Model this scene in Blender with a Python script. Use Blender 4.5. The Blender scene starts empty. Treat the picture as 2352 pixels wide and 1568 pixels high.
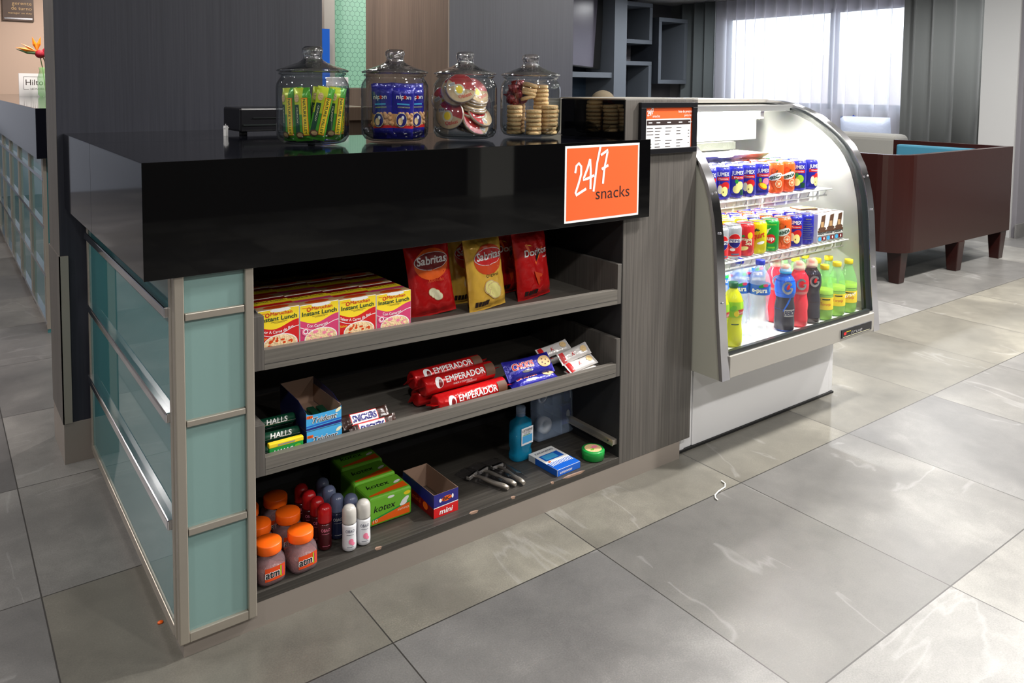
import bpy, bmesh, math, random
from math import sin, cos, pi, radians
from mathutils import Vector, Matrix
random.seed(7)
SC = bpy.context.scene
COL = SC.collection

# ------------------------------------------------------------------ camera
cam_d = bpy.data.cameras.new('camera'); cam = bpy.data.objects.new('camera', cam_d); COL.objects.link(cam)
F, CX, CY, YAW, PITCH, ROLL = 1792.16, 1114.88, 314.90, -.6196, -.0641, .0078
cam_d.sensor_width = 36; cam_d.lens = F / 2352 * 36
cam_d.shift_x = (1176 - CX) / 2352; cam_d.shift_y = (CY - 784) / 2352
cam_d.clip_start = .02; cam_d.clip_end = 100
fw = Vector((-sin(YAW) * cos(PITCH), cos(YAW) * cos(PITCH), sin(PITCH)))
rt = Vector((cos(YAW), sin(YAW), 0)); up = rt.cross(fw)
r2 = rt * cos(ROLL) + up * sin(ROLL); u2 = -rt * sin(ROLL) + up * cos(ROLL)
cam.matrix_world = Matrix(((r2.x, u2.x, -fw.x, -.3311), (r2.y, u2.y, -fw.y, -1.6069), (r2.z, u2.z, -fw.z, 1.1921), (0, 0, 0, 1)))
SC.camera = cam
# ------------------------------------------------------------------ world, exposure
SC.view_settings.view_transform = 'Standard'; SC.view_settings.look = 'None'
SC.view_settings.gamma = 1; SC.view_settings.use_curve_mapping = False
SC.view_settings.exposure = 0.2
SC.cycles.use_denoising = True
SC.cycles.max_bounces = 10; SC.cycles.transparent_max_bounces = 24
SC.cycles.caustics_reflective = False; SC.cycles.caustics_refractive = False
SC.cycles.sample_clamp_indirect = 6
W = bpy.data.worlds.new('world'); SC.world = W; W.use_nodes = True
W.node_tree.nodes['Background'].inputs[0].default_value = (.86, .9, 1, 1)
W.node_tree.nodes['Background'].inputs[1].default_value = 4.8
CEIL = 2.48
# ceiling downlights: (x, y, watts, colour)
WHITE = (1, .97, .93); WARM = (1, .85, .80); COOL = (.92, .96, 1)
DOWN = [(1.2, -.75, 6, WHITE), (2.5, -.6, 48, WHITE), (3.9, -.5, 64, WHITE), (5.4, -.5, 44, WHITE), (7.4, -.4, 12, WHITE),
        (-1.5, -.9, 4, WHITE), (-.7, -2.1, 8, WHITE), (1.0, -2.2, 10, WHITE), (2.7, -2.2, 11, WHITE), (4.4, -2.2, 9, WHITE), (6.1, -2.2, 7, WHITE), (.4, -3.8, 5, WHITE), (2.4, -3.8, 5, WHITE),
        (3.6, .9, 12, WHITE), (5.2, .9, 9, WHITE), (5.0, 2.4, 8, COOL), (6.6, 2.4, 9, COOL), (8.0, 2.0, 9, COOL), (8.0, 4.9, 12, COOL), (6.9, 4.6, 14, COOL), (4.2, 4.2, 10, COOL),
        (-1.2, 3.2, 9, WARM), (-1.0, 4.8, 12, WARM), (.6, 5.6, 14, WARM), (.9, 6.9, 13, WARM), (1.2, 2.2, 10, WARM), (2.6, 3.0, 5, WARM), (-2.2, 1.6, 8, WARM), (-1.3, .6, 4, WHITE)]

# ------------------------------------------------------------------ materials
def lin(c):
    return tuple(((v / 255) / 12.92 if v / 255 <= .04045 else ((v / 255 + .055) / 1.055) ** 2.4) for v in c)
MATS = {}
def new_mat(k):
    m = bpy.data.materials.new(k); m.use_nodes = True; MATS[k] = m
    return m, m.node_tree.nodes, m.node_tree.links, m.node_tree.nodes['Principled BSDF']
def pm(k, rgb, rough=.5, metal=0, ior=1.5, alpha=1, coat=0, trans=0, sheen=0, emit=0, bump=0, bscale=200):
    m, n, l, b = new_mat(k)
    b.inputs['Base Color'].default_value = (*lin(rgb), 1); b.inputs['Roughness'].default_value = rough
    b.inputs['Metallic'].default_value = metal; b.inputs['IOR'].default_value = ior; b.inputs['Alpha'].default_value = alpha
    b.inputs['Coat Weight'].default_value = coat; b.inputs['Transmission Weight'].default_value = trans
    b.inputs['Sheen Weight'].default_value = sheen
    if emit:
        b.inputs['Emission Color'].default_value = (*lin(rgb), 1); b.inputs['Emission Strength'].default_value = emit
    if bump:
        t = n.new('ShaderNodeTexCoord'); x = n.new('ShaderNodeTexNoise'); x.inputs['Scale'].default_value = bscale
        bp = n.new('ShaderNodeBump'); bp.inputs['Strength'].default_value = bump; bp.inputs['Distance'].default_value = .003
        l.new(t.outputs['Object'], x.inputs['Vector']); l.new(x.outputs[0], bp.inputs['Height']); l.new(bp.outputs[0], b.inputs['Normal'])
    return m
def ramp(n, stops):
    r = n.new('ShaderNodeValToRGB'); e = r.color_ramp.elements
    while len(e) < len(stops): e.new(.5)
    for i, (p, c) in enumerate(stops): e[i].position = p; e[i].color = (*lin(c), 1)
    return r
def wood(k, a, b_, c, rough=.45, axis='z', spec=1.45, s=1.0):
    m, n, l, b = new_mat(k)
    t = n.new('ShaderNodeTexCoord'); mp = n.new('ShaderNodeMapping')
    sc = {'z': (160, 160, 3), 'x': (3, 160, 160)}[axis]
    mp.inputs['Scale'].default_value = tuple(v * s for v in sc)
    x = n.new('ShaderNodeTexNoise'); x.inputs['Scale'].default_value = 1; x.inputs['Detail'].default_value = 4
    y = n.new('ShaderNodeTexNoise'); y.inputs['Scale'].default_value = .06; y.inputs['Detail'].default_value = 2
    mx = n.new('ShaderNodeMath'); mx.operation = 'MULTIPLY_ADD'; mx.inputs[1].default_value = .6; 
    r = ramp(n, [(.3, a), (.5, b_), (.72, c)])
    l.new(t.outputs['Object'], mp.inputs['Vector']); l.new(mp.outputs[0], x.inputs['Vector']); l.new(mp.outputs[0], y.inputs['Vector'])
    l.new(x.outputs[0], mx.inputs[0]); sub = n.new('ShaderNodeMath'); sub.operation = 'MULTIPLY'; sub.inputs[1].default_value = .4
    l.new(y.outputs[0], sub.inputs[0]); l.new(sub.outputs[0], mx.inputs[2]); l.new(mx.outputs[0], r.inputs[0])
    l.new(r.outputs[0], b.inputs['Base Color']); b.inputs['Roughness'].default_value = rough; b.inputs['IOR'].default_value = spec
    bp = n.new('ShaderNodeBump'); bp.inputs['Strength'].default_value = .12; bp.inputs['Distance'].default_value = .002
    l.new(x.outputs[0], bp.inputs['Height']); l.new(bp.outputs[0], b.inputs['Normal'])
    return m
def mth(n, l, op, a, b_=None, c_=None):
    q = n.new('ShaderNodeMath'); q.operation = op
    for i, v in enumerate((a, b_, c_)):
        if v is None: continue
        if isinstance(v, (int, float)): q.inputs[i].default_value = v
        else: l.new(v, q.inputs[i])
    return q.outputs[0]
def thin_glass(k, tint=(255, 255, 255), ior=1.5, rough=0, base=.02, edge=None, bump=0):
    m, n, l, b = new_mat(k); n.remove(b)
    o = n['Material Output']; tr = n.new('ShaderNodeBsdfTransparent'); tr.inputs[0].default_value = (*lin(tint), 1)
    g = n.new('ShaderNodeBsdfGlossy'); g.inputs['Roughness'].default_value = rough
    # Schlick term that is the same from both sides of the sheet
    ge = n.new('ShaderNodeNewGeometry'); dt = n.new('ShaderNodeVectorMath'); dt.operation = 'DOT_PRODUCT'; l.new(ge.outputs['Normal'], dt.inputs[0]); l.new(ge.outputs['Incoming'], dt.inputs[1])
    f0 = ((ior - 1) / (ior + 1)) ** 2 * 2
    ab = mth(n, l, 'ABSOLUTE', dt.outputs['Value']); pw = mth(n, l, 'POWER', mth(n, l, 'SUBTRACT', 1, ab), 4)
    ad = n.new('ShaderNodeMath'); ad.operation = 'MULTIPLY_ADD'; ad.inputs[1].default_value = (1 - f0) * .8; ad.inputs[2].default_value = f0 + base; ad.use_clamp = True
    mx = n.new('ShaderNodeMixShader')
    l.new(pw, ad.inputs[0]); l.new(ad.outputs[0], mx.inputs[0]); l.new(tr.outputs[0], mx.inputs[1]); l.new(g.outputs[0], mx.inputs[2])
    l.new(mx.outputs[0], o.inputs[0])
    if bump:
        tc = n.new('ShaderNodeTexCoord'); nz = n.new('ShaderNodeTexNoise'); nz.inputs['Scale'].default_value = 90; bb = n.new('ShaderNodeBump'); bb.inputs['Strength'].default_value = bump; bb.inputs['Distance'].default_value = .004
        l.new(tc.outputs['Object'], nz.inputs['Vector']); l.new(nz.outputs[0], bb.inputs['Height']); l.new(bb.outputs[0], g.inputs['Normal'])
    if edge:
        lw = n.new('ShaderNodeLayerWeight'); lw.inputs[0].default_value = .35
        cm = n.new('ShaderNodeMixRGB'); cm.inputs[1].default_value = (*lin(tint), 1); cm.inputs[2].default_value = (*lin(edge), 1)
        l.new(lw.outputs['Facing'], cm.inputs[0]); l.new(cm.outputs[0], tr.inputs[0])
    return m
wood('wood_floor', (44, 41, 38), (58, 55, 51), (76, 72, 67), axis='x')
pm('black_gloss', (5, 5, 6), .03, coat=0, ior=1.5)
pm('black_top', (12, 13, 20), .07, ior=1.5)
wood('wood_grey', (70, 67, 64), (88, 84, 80), (108, 103, 98))
wood('wood_shelf', (84, 80, 75), (99, 95, 89), (116, 111, 104), axis='x')
wood('wood_panel', (31, 33, 43), (39, 41, 51), (47, 48, 57), rough=.5)
wood('wood_brown', (78, 66, 56), (96, 82, 70), (112, 97, 83), rough=.5)
pm('wood_dark_in', (34, 33, 34), .6)
pm('steel', (186, 178, 166), .38, .75)
pm('steel_bright', (232, 232, 238), .13, 1)
pm('steel_satin', (182, 178, 170), .34, .55)
pm('plinth_metal', (148, 139, 131), .45, .25)
pm('aqua_glass', (126, 156, 152), .16, ior=1.5)
pm('aqua_mirror', (66, 124, 128), .03, ior=1.6, coat=.0)
pm('white_enamel', (226, 226, 228), .35)
pm('white_liner', (235, 236, 232), .4)
pm('white_plastic', (236, 236, 236), .35)
pm('white', (238, 238, 238), .5); pm('paper', (226, 228, 232), .5); pm('cream', (240, 235, 200), .5)
pm('grey_side', (182, 181, 168), .5)
pm('gasket', (26, 32, 32), .35)
pm('black', (16, 16, 18), .5); pm('black_satin', (18, 18, 22), .28); pm('dark_text', (40, 20, 18), .5)
pm('sign_orange', (240, 98, 48), .35); pm('sign_white', (240, 238, 235), .4)
pm('red', (204, 26, 30), .35); pm('red_dark', (120, 12, 16), .3); pm('maroon', (70, 20, 22), .35)
pm('foil_red', (196, 24, 26), .2, .15, bump=1, bscale=38); pm('foil_yellow', (240, 190, 74), .2, .12, bump=1, bscale=38)
pm('foil_darkred', (120, 16, 22), .25, .15, bump=.6, bscale=80)
pm('foil_blue', (42, 40, 150), .22, .15, bump=.6, bscale=80); pm('foil_white', (226, 222, 220), .2, .2, bump=.5, bscale=80)
pm('foil_silver', (200, 200, 205), .25, .8, bump=.6, bscale=80); pm('foil_green', (78, 160, 50), .22, .1, bump=.4, bscale=80)
pm('foil_lime', (196, 212, 50), .25, .1); pm('foil_brown', (56, 34, 28), .25, .1)
pm('orange', (238, 98, 20), .35); pm('orange_cap', (255, 104, 16), .38); pm('orange_deep', (214, 70, 20), .35)
pm('yellow', (244, 214, 40), .4); pm('yellow_pale', (246, 236, 150), .4); pm('lime', (150, 200, 40), .4)
pm('green', (28, 150, 62), .35); pm('green_dark', (14, 66, 46), .35); pm('green_light', (112, 184, 48), .35); pm('green_cap', (24, 92, 66), .35)
pm('blue', (34, 44, 168), .3); pm('blue_deep', (36, 34, 120), .3); pm('blue_sky', (70, 170, 228), .35); pm('blue_mid', (26, 96, 200), .35); pm('blue_cap', (40, 60, 200), .35)
pm('navy', (24, 30, 76), .35); pm('magenta', (206, 60, 110), .4); pm('pink', (240, 130, 160), .4); pm('tan', (206, 172, 120), .6)
pm('cookie', (222, 190, 138), .75, bump=.8, bscale=300); pm('cookie_shade', (190, 150, 104), .8); pm('choc', (92, 58, 38), .6); pm('noodle', (238, 206, 160), .6, bump=.6, bscale=200)
pm('peanut', (206, 154, 104), .55); pm('cardboard', (150, 122, 104), .8); pm('card_dark', (92, 76, 64), .8)
pm('can_top', (225, 225, 228), .25, .85); pm('can_blue', (40, 42, 172), .22, .25); pm('can_orange', (240, 96, 34), .22, .2); pm('can_red', (222, 50, 56), .22, .2)
pm('can_yellow', (226, 214, 20), .22, .2); pm('can_green', (20, 150, 56), .22, .2); pm('can_silver', (196, 200, 208), .25, .5)
pm('liquid_yellow', (210, 214, 30), .08, alpha=.9); pm('liquid_clear', (212, 226, 246), .04, alpha=.32); pm('liquid_red', (236, 50, 70), .08, alpha=.93)
pm('liquid_blue', (30, 80, 190), .08, alpha=.9); pm('liquid_dark', (48, 36, 42), .08, alpha=.96); pm('liquid_lime', (196, 224, 44), .08, alpha=.85)
pm('plastic_green', (140, 214, 130), .05, alpha=.4); pm('plastic_clear', (235, 240, 250), .05, alpha=.22); pm('sleeve_dark', (60, 58, 72), .15, .4)
pm('mouthwash', (20, 150, 196), .06, alpha=.62); pm('jar_plastic', (170, 140, 145), .06, alpha=.35); pm('jar_candy', (140, 92, 88), .3, bump=.8, bscale=160)
pm('clear_blue_plastic', (176, 196, 226), .12, alpha=.34); pm('cap_pink', (250, 222, 214), .12, alpha=.32)
pm('roll_white', (222, 222, 226), .25); pm('roll_grey', (190, 186, 180), .22); pm('roll_blue', (96, 104, 132), .25); pm('roll_navy', (40, 46, 78), .25); pm('roll_red', (170, 22, 26), .22); pm('roll_wine', (70, 18, 24), .22)
pm('mahogany', (35, 13, 11), .24, ior=1.4); pm('header_grey', (96, 97, 96), .5); pm('etched', (200, 205, 205), .4); pm('teal_fabric', (34, 92, 112), .8); pm('sofa_fabric', (126, 124, 118), .95, sheen=.2, bump=.4, bscale=300)
pm('drape', (112, 114, 112), .9, sheen=.2); pm('drape_dark', (84, 90, 92), .9, sheen=.2)
pm('pillow_pale', (190, 200, 224), .35, bump=1, bscale=25); pm('pillow_blue', (30, 60, 150), .6)
pm('wall_grey', (150, 150, 150), .8); pm('wall_dim', (52, 50, 48), .8); pm('column_pale', (190, 190, 184), .7); pm('wall_cool', (168, 180, 196), .8); pm('wall_beige', (206, 182, 162), .8); pm('wall_mauve', (98, 96, 101), .8); pm('ceiling', (205, 203, 200), .9)
pm('shelf_unit', (92, 98, 106), .6); pm('shelf_dark', (30, 34, 42), .6); pm('unit_blue', (40, 56, 74), .5); pm('screen', (96, 92, 104), .25)
pm('window_frame', (96, 100, 104), .5); pm('hair_tan', (120, 106, 84), .9, bump=1, bscale=120); pm('outside_wall', (235, 215, 205), .9); pm('outside_dark', (90, 92, 100), .9)
pm('petal_orange', (250, 140, 20), .5); pm('petal_red', (160, 16, 40), .6, bump=1, bscale=200); pm('leaf_green', (60, 90, 50), .5); pm('stem', (100, 120, 70), .5)
pm('plaque', (84, 66, 54), .4); pm('thread_white', (235, 232, 225), .6); pm('foil_grey', (110, 112, 105), .3, .6, bump=1, bscale=60)
pm('candy_red', (120, 12, 26), .18, .2, bump=1, bscale=140); pm('wafer', (226, 196, 150), .7)
pm('tube_light', (255, 252, 240), .5, emit=200)
pm('added_shelf_light', (255, 252, 244), .5, emit=70); pm('lamp_lens', (255, 250, 240), .5, emit=14)
thin_glass('glass_jar', (250, 252, 252), 1.45, .0, .035, edge=(150, 160, 165))
thin_glass('glass_pane', (250, 252, 250), 1.35, .0, .0)
thin_glass('glass_window', (245, 250, 250), 1.4)
thin_glass('wrap_clear', (252, 252, 255), 1.5, .10, .03)
thin_glass('glass_lid', (250, 250, 252), 1.5, .03, .20, edge=(170, 176, 182), bump=.35)
m, n, l, b = new_mat('glass_solid'); b.inputs['Base Color'].default_value = (.97, .98, .98, 1); b.inputs['Roughness'].default_value = 0; b.inputs['Transmission Weight'].default_value = 1; b.inputs['IOR'].default_value = 1.48
# translucent sheer cloth
m, n, l, b = new_mat('sheer'); n.remove(b); o = n['Material Output']
t1 = n.new('ShaderNodeBsdfTransparent'); t2 = n.new('ShaderNodeBsdfTranslucent'); t3 = n.new('ShaderNodeBsdfDiffuse')
t2.inputs[0].default_value = (.93, .91, 1, 1); t3.inputs[0].default_value = (.8, .8, .86, 1)
a = n.new('ShaderNodeMixShader'); a.inputs[0].default_value = .35; c = n.new('ShaderNodeMixShader')
ge = n.new('ShaderNodeNewGeometry'); dt = n.new('ShaderNodeVectorMath'); dt.operation = 'DOT_PRODUCT'; l.new(ge.outputs['Normal'], dt.inputs[0]); l.new(ge.outputs['Incoming'], dt.inputs[1])
l.new(mth(n, l, 'SUBTRACT', 1.0, mth(n, l, 'MULTIPLY', mth(n, l, 'POWER', mth(n, l, 'ABSOLUTE', dt.outputs['Value']), 1.5), .52)), c.inputs[0])   # a weave closes when seen edge on
l.new(t2.outputs[0], a.inputs[1]); l.new(t3.outputs[0], a.inputs[2]); l.new(t1.outputs[0], c.inputs[1]); l.new(a.outputs[0], c.inputs[2]); l.new(c.outputs[0], o.inputs[0])
# hexagon patterned green glass
m, n, l, b = new_mat('hex_glass'); t = n.new('ShaderNodeTexCoord'); sx = n.new('ShaderNodeSeparateXYZ'); l.new(t.outputs['Object'], sx.inputs[0])
S = .038
def hexd(ox, oz):
    fx = mth(n, l, 'SUBTRACT', mth(n, l, 'FRACT', mth(n, l, 'ADD', mth(n, l, 'DIVIDE', sx.outputs[0], S), ox)), .5)
    fz = mth(n, l, 'MULTIPLY', mth(n, l, 'SUBTRACT', mth(n, l, 'FRACT', mth(n, l, 'ADD', mth(n, l, 'DIVIDE', sx.outputs[2], S * 1.732), oz)), .5), 1.732)
    ax = mth(n, l, 'ABSOLUTE', fx); az = mth(n, l, 'ABSOLUTE', fz)
    return mth(n, l, 'MAXIMUM', ax, mth(n, l, 'ADD', mth(n, l, 'MULTIPLY', ax, .5), mth(n, l, 'MULTIPLY', az, .866)))
d = mth(n, l, 'MINIMUM', hexd(0, 0), hexd(.5, .5)); g = mth(n, l, 'GREATER_THAN', d, .455)
r = ramp(n, [(0, (126, 178, 152)), (1, (80, 124, 108))]); l.new(g, r.inputs[0]); l.new(r.outputs[0], b.inputs['Base Color']); b.inputs['Roughness'].default_value = .3
# floor tiles
TX, TY, TW = .4449, -.1923, .598
m, n, l, b = new_mat('floor_tile'); t = n.new('ShaderNodeTexCoord'); sx = n.new('ShaderNodeSeparateXYZ'); l.new(t.outputs['Object'], sx.inputs[0])
ux = mth(n, l, 'DIVIDE', mth(n, l, 'SUBTRACT', sx.outputs[0], TX), TW); uy = mth(n, l, 'DIVIDE', mth(n, l, 'SUBTRACT', sx.outputs[1], TY), TW)
ix = mth(n, l, 'FLOOR', ux); iy = mth(n, l, 'FLOOR', uy)
fx = mth(n, l, 'ABSOLUTE', mth(n, l, 'SUBTRACT', mth(n, l, 'FRACT', ux), .5)); fy = mth(n, l, 'ABSOLUTE', mth(n, l, 'SUBTRACT', mth(n, l, 'FRACT', uy), .5))
gr = mth(n, l, 'GREATER_THAN', mth(n, l, 'MAXIMUM', fx, fy), .4972)
cb = n.new('ShaderNodeCombineXYZ'); l.new(ix, cb.inputs[0]); l.new(iy, cb.inputs[1])
wn = n.new('ShaderNodeTexWhiteNoise'); l.new(cb.outputs[0], wn.inputs['Vector'])
off = n.new('ShaderNodeVectorMath'); off.operation = 'MULTIPLY_ADD'; l.new(wn.outputs['Color'], off.inputs[0]); off.inputs[1].default_value = (9, 9, 9); l.new(t.outputs['Object'], off.inputs[2])
def noise(sc, det, vec, dist=0, rough=.5):
    q = n.new('ShaderNodeTexNoise'); q.inputs['Scale'].default_value = sc; q.inputs['Detail'].default_value = det; q.inputs['Distortion'].default_value = dist; q.inputs['Roughness'].default_value = rough
    l.new(vec, q.inputs['Vector']); return q.outputs[0]
big = noise(1.6, 3, off.outputs[0], 1.0); fine = noise(260, 3, t.outputs['Object'], 0, .7); mid = noise(14, 5, off.outputs[0], .4, .65)
# soft white veins, a stretched wave turned across each tile
rot = n.new('ShaderNodeVectorRotate'); rot.rotation_type = 'Z_AXIS'; l.new(off.outputs[0], rot.inputs['Vector']); l.new(mth(n, l, 'MULTIPLY', mth(n, l, 'FLOOR', mth(n, l, 'MULTIPLY', wn.outputs['Value'], 4)), 1.5708), rot.inputs['Angle'])
mpv = n.new('ShaderNodeMapping'); mpv.inputs['Scale'].default_value = (2.6, .75, 1); mpv.inputs['Rotation'].default_value = (0, 0, .5); l.new(rot.outputs[0], mpv.inputs[0])
vn = noise(1.3, 5, mpv.outputs[0], .5, .45)
vein = mth(n, l, 'SUBTRACT', 1, mth(n, l, 'MULTIPLY', mth(n, l, 'ABSOLUTE', mth(n, l, 'SUBTRACT', vn, .56)), 110)); veinc = n.new('ShaderNodeClamp'); l.new(vein, veinc.inputs[0])
vm = mth(n, l, 'MULTIPLY', mth(n, l, 'MULTIPLY', veinc.outputs[0], .10), mth(n, l, 'GREATER_THAN', big, .5))
tone = mth(n, l, 'ADD', mth(n, l, 'MULTIPLY', mth(n, l, 'SUBTRACT', wn.outputs['Value'], .5), .30), mth(n, l, 'ADD', mth(n, l, 'MULTIPLY', mth(n, l, 'SUBTRACT', big, .5), .9), mth(n, l, 'ADD', mth(n, l, 'MULTIPLY', mth(n, l, 'SUBTRACT', fine, .5), .45), mth(n, l, 'MULTIPLY', mth(n, l, 'SUBTRACT', mid, .5), .35))))
r = ramp(n, [(0, (62, 62, 63)), (.5, (102, 101, 100)), (1, (150, 149, 146))]); l.new(mth(n, l, 'ADD', .5, tone), r.inputs[0])
# some tiles are of a yellower batch
wc = n.new('ShaderNodeSeparateColor'); l.new(wn.outputs['Color'], wc.inputs[0])
rowk = mth(n, l, 'MULTIPLY', mth(n, l, 'COMPARE', iy, 0, .3), mth(n, l, 'GREATER_THAN', ix, -1.5))
yl = n.new('ShaderNodeMixRGB'); yl.blend_type = 'MULTIPLY'; yl.inputs[2].default_value = (1.02, .96, .74, 1)
l.new(mth(n, l, 'MAXIMUM', mth(n, l, 'MULTIPLY', wc.outputs[1], .22), mth(n, l, 'MULTIPLY', rowk, .6)), yl.inputs[0]); l.new(r.outputs[0], yl.inputs[1])
v1 = n.new('ShaderNodeMixRGB'); v1.inputs[2].default_value = (.62, .62, .62, 1); l.new(vm, v1.inputs[0]); l.new(yl.outputs[0], v1.inputs[1])
g1 = n.new('ShaderNodeMixRGB'); g1.inputs[2].default_value = (.03, .028, .026, 1); l.new(gr, g1.inputs[0]); l.new(v1.outputs[0], g1.inputs[1]); l.new(g1.outputs[0], b.inputs['Base Color'])
rr = mth(n, l, 'ADD', .27, mth(n, l, 'MULTIPLY', fine, .14)); l.new(rr, b.inputs['Roughness'])
bp = n.new('ShaderNodeBump'); bp.inputs['Strength'].default_value = .08; bp.inputs['Distance'].default_value = .002; l.new(fine, bp.inputs['Height']); l.new(bp.outputs[0], b.inputs['Normal'])

# ------------------------------------------------------------------ mesh helpers
TCACHE = {}
def text_geo(s, bold=0, shear=0):
    k = (s, bold, shear)
    if k not in TCACHE:
        c = bpy.data.curves.new('t', 'FONT'); c.body = s; c.size = 1; c.resolution_u = 3; c.offset = bold; c.shear = shear
        o = bpy.data.objects.new('t', c); me = bpy.data.meshes.new_from_object(o)
        bm = bmesh.new(); bm.from_mesh(me)
        for no, n_ in (((0, 1, 0), 7), ((1, 0, 0), 60)):     # cut into small cells so that letters can follow a curved pack
            for i in range(-2 if n_ == 7 else 1, n_):
                q = .14 * i if n_ == 7 else .2 * i
                bmesh.ops.bisect_plane(bm, geom=bm.verts[:] + bm.edges[:] + bm.faces[:], plane_co=(q * no[0], q * no[1], 0), plane_no=no)
        bm.to_mesh(me); bm.free()
        vs = [(v.co.x, v.co.y) for v in me.vertices]; fs = [tuple(p.vertices) for p in me.polygons]
        bpy.data.objects.remove(o); bpy.data.meshes.remove(me); bpy.data.curves.remove(c)
        x0 = min(v[0] for v in vs); x1 = max(v[0] for v in vs)
        TCACHE[k] = ([(v[0] - x0, v[1]) for v in vs], fs, x1 - x0)
    return TCACHE[k]
class MB:
    def __init__(s): s.v = []; s.f = []; s.m = []; s.sm = []
    def add(s, vs, fs, mat, smooth=False):
        o = len(s.v); s.v += [tuple(p) for p in vs]
        for f in fs: s.f.append(tuple(i + o for i in f)); s.m.append(mat); s.sm.append(smooth)
        return s
    def quad(s, a, b, c, d, mat): return s.add([a, b, c, d], [(0, 1, 2, 3)], mat)
    def box(s, x0, x1, y0, y1, z0, z1, mat, T=None):
        vs = [(x, y, z) for x in (x0, x1) for y in (y0, y1) for z in (z0, z1)]
        if T: vs = [T @ Vector(p) for p in vs]
        return s.add(vs, [(0, 1, 3, 2), (4, 6, 7, 5), (0, 4, 5, 1), (2, 3, 7, 6), (0, 2, 6, 4), (1, 5, 7, 3)], mat)
    def prism(s, poly, a0, a1, mat, ax='x', smooth=False):
        f = {'x': lambda a, p: (a, p[0], p[1]), 'y': lambda a, p: (p[0], a, p[1]), 'z': lambda a, p: (p[0], p[1], a)}[ax]
        n = len(poly); vs = [f(a0, p) for p in poly] + [f(a1, p) for p in poly]
        s.add(vs, [tuple(range(n))[::-1], tuple(range(n, 2 * n))], mat)
        return s.add(vs, [(i, (i + 1) % n, n + (i + 1) % n, n + i) for i in range(n)], mat, smooth)
    def strip(s, c1, c2, mat, smooth=True):
        n = len(c1); return s.add(list(c1) + list(c2), [(i, i + 1, n + i + 1, n + i) for i in range(n - 1)], mat, smooth)
    def lathe(s, prof, mat, seg=32, c=(0, 0, 0), T=None, smooth=True, mats=None, close=True, sq=0, sxy=(1, 1)):
        vs = []
        for r, z in prof:
            for i in range(seg):
                a = 2 * pi * i / seg; k = 1
                if sq: k = 1 / (abs(cos(a)) ** sq + abs(sin(a)) ** sq) ** (1 / sq)
                vs.append((c[0] + r * k * sin(a) * sxy[0], c[1] - r * k * cos(a) * sxy[1], c[2] + z))
        if T: vs = [T @ Vector(p) for p in vs]
        o = len(s.v); s.v += [tuple(p) for p in vs]
        for j in range(len(prof) - 1):
            for i in range(seg):
                q = (i + 1) % seg
                s.f.append((o + j * seg + i, o + j * seg + q, o + (j + 1) * seg + q, o + (j + 1) * seg + i)); s.m.append(mats[j] if mats else mat); s.sm.append(smooth)
        if close:
            if prof[0][0] > 1e-5: s.f.append(tuple(o + i for i in range(seg))[::-1]); s.m.append(mats[0] if mats else mat); s.sm.append(False)
            if prof[-1][0] > 1e-5: s.f.append(tuple(o + (len(prof) - 1) * seg + i for i in range(seg))); s.m.append(mats[-1] if mats else mat); s.sm.append(False)
        return s
    def tube(s, pts, r, mat, seg=8, rs=None):
        pts = [Vector(p) for p in pts]; vs = []; n = len(pts)
        for i, p in enumerate(pts):
            d = (pts[min(i + 1, n - 1)] - pts[max(i - 1, 0)]).normalized()
            a = d.cross(Vector((0, 0, 1)) if abs(d.z) < .9 else Vector((1, 0, 0))).normalized(); b = d.cross(a)
            q = rs[i] if rs else r
            vs += [p + a * q * cos(2 * pi * k / seg) + b * q * sin(2 * pi * k / seg) for k in range(seg)]
        fs = [(i * seg + k, i * seg + (k + 1) % seg, (i + 1) * seg + (k + 1) % seg, (i + 1) * seg + k) for i in range(n - 1) for k in range(seg)]
        s.add(vs, fs, mat, True); o = len(s.v) - len(vs)
        s.f += [tuple(o + k for k in range(seg)), tuple(o + (n - 1) * seg + k for k in range(seg))]; s.m += [mat] * 2; s.sm += [False] * 2
        return s
    def ball(s, c, r, mat, seg=12, sz=1, sx=1, sy=1):
        n = seg // 2; return s.lathe([(r * sin(pi * i / n) + 1e-6, -r * sz * cos(pi * i / n)) for i in range(n + 1)], mat, seg, c, close=False, sxy=(sx, sy))
    # decorations laid on a surface given by fn(u, v, e)
    def rect(s, fn, u0, u1, v0, v1, mat, e=.0003, n=6, nv=1):
        vs = [fn(u0 + (u1 - u0) * i / n, v0 + (v1 - v0) * j / nv, e) for i in range(n + 1) for j in range(nv + 1)]
        return s.add(vs, [(i * (nv + 1) + j, (i + 1) * (nv + 1) + j, (i + 1) * (nv + 1) + j + 1, i * (nv + 1) + j + 1) for i in range(n) for j in range(nv)], mat, True)
    def oval(s, fn, cu, cv, ru, rv, mat, e=.0004, seg=20, rings=3, a0=0, a1=2 * pi, rot=0, r0=0):
        vs = []
        for j in range(rings + 1):
            k = r0 + (1 - r0) * j / rings
            for i in range(seg + 1):
                a = a0 + (a1 - a0) * i / seg; x = ru * k * cos(a); y = rv * k * sin(a)
                vs.append(fn(cu + x * cos(rot) - y * sin(rot), cv + x * sin(rot) + y * cos(rot), e))
        w = seg + 1
        return s.add(vs, [(j * w + i, j * w + i + 1, (j + 1) * w + i + 1, (j + 1) * w + i) for j in range(rings) for i in range(seg)], mat, True)
    def band(s, fn, u0, u1, lo, hi, mat, e=.0003, n=16):
        vs = []
        for i in range(n + 1):
            u = u0 + (u1 - u0) * i / n
            a = lo(u); b = hi(u); vs += [fn(u, a + (b - a) * j / 3, e) for j in range(4)]
        return s.add(vs, [(i * 4 + j, i * 4 + 4 + j, i * 4 + 5 + j, i * 4 + 1 + j) for i in range(n) for j in range(3)], mat, True)
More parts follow.
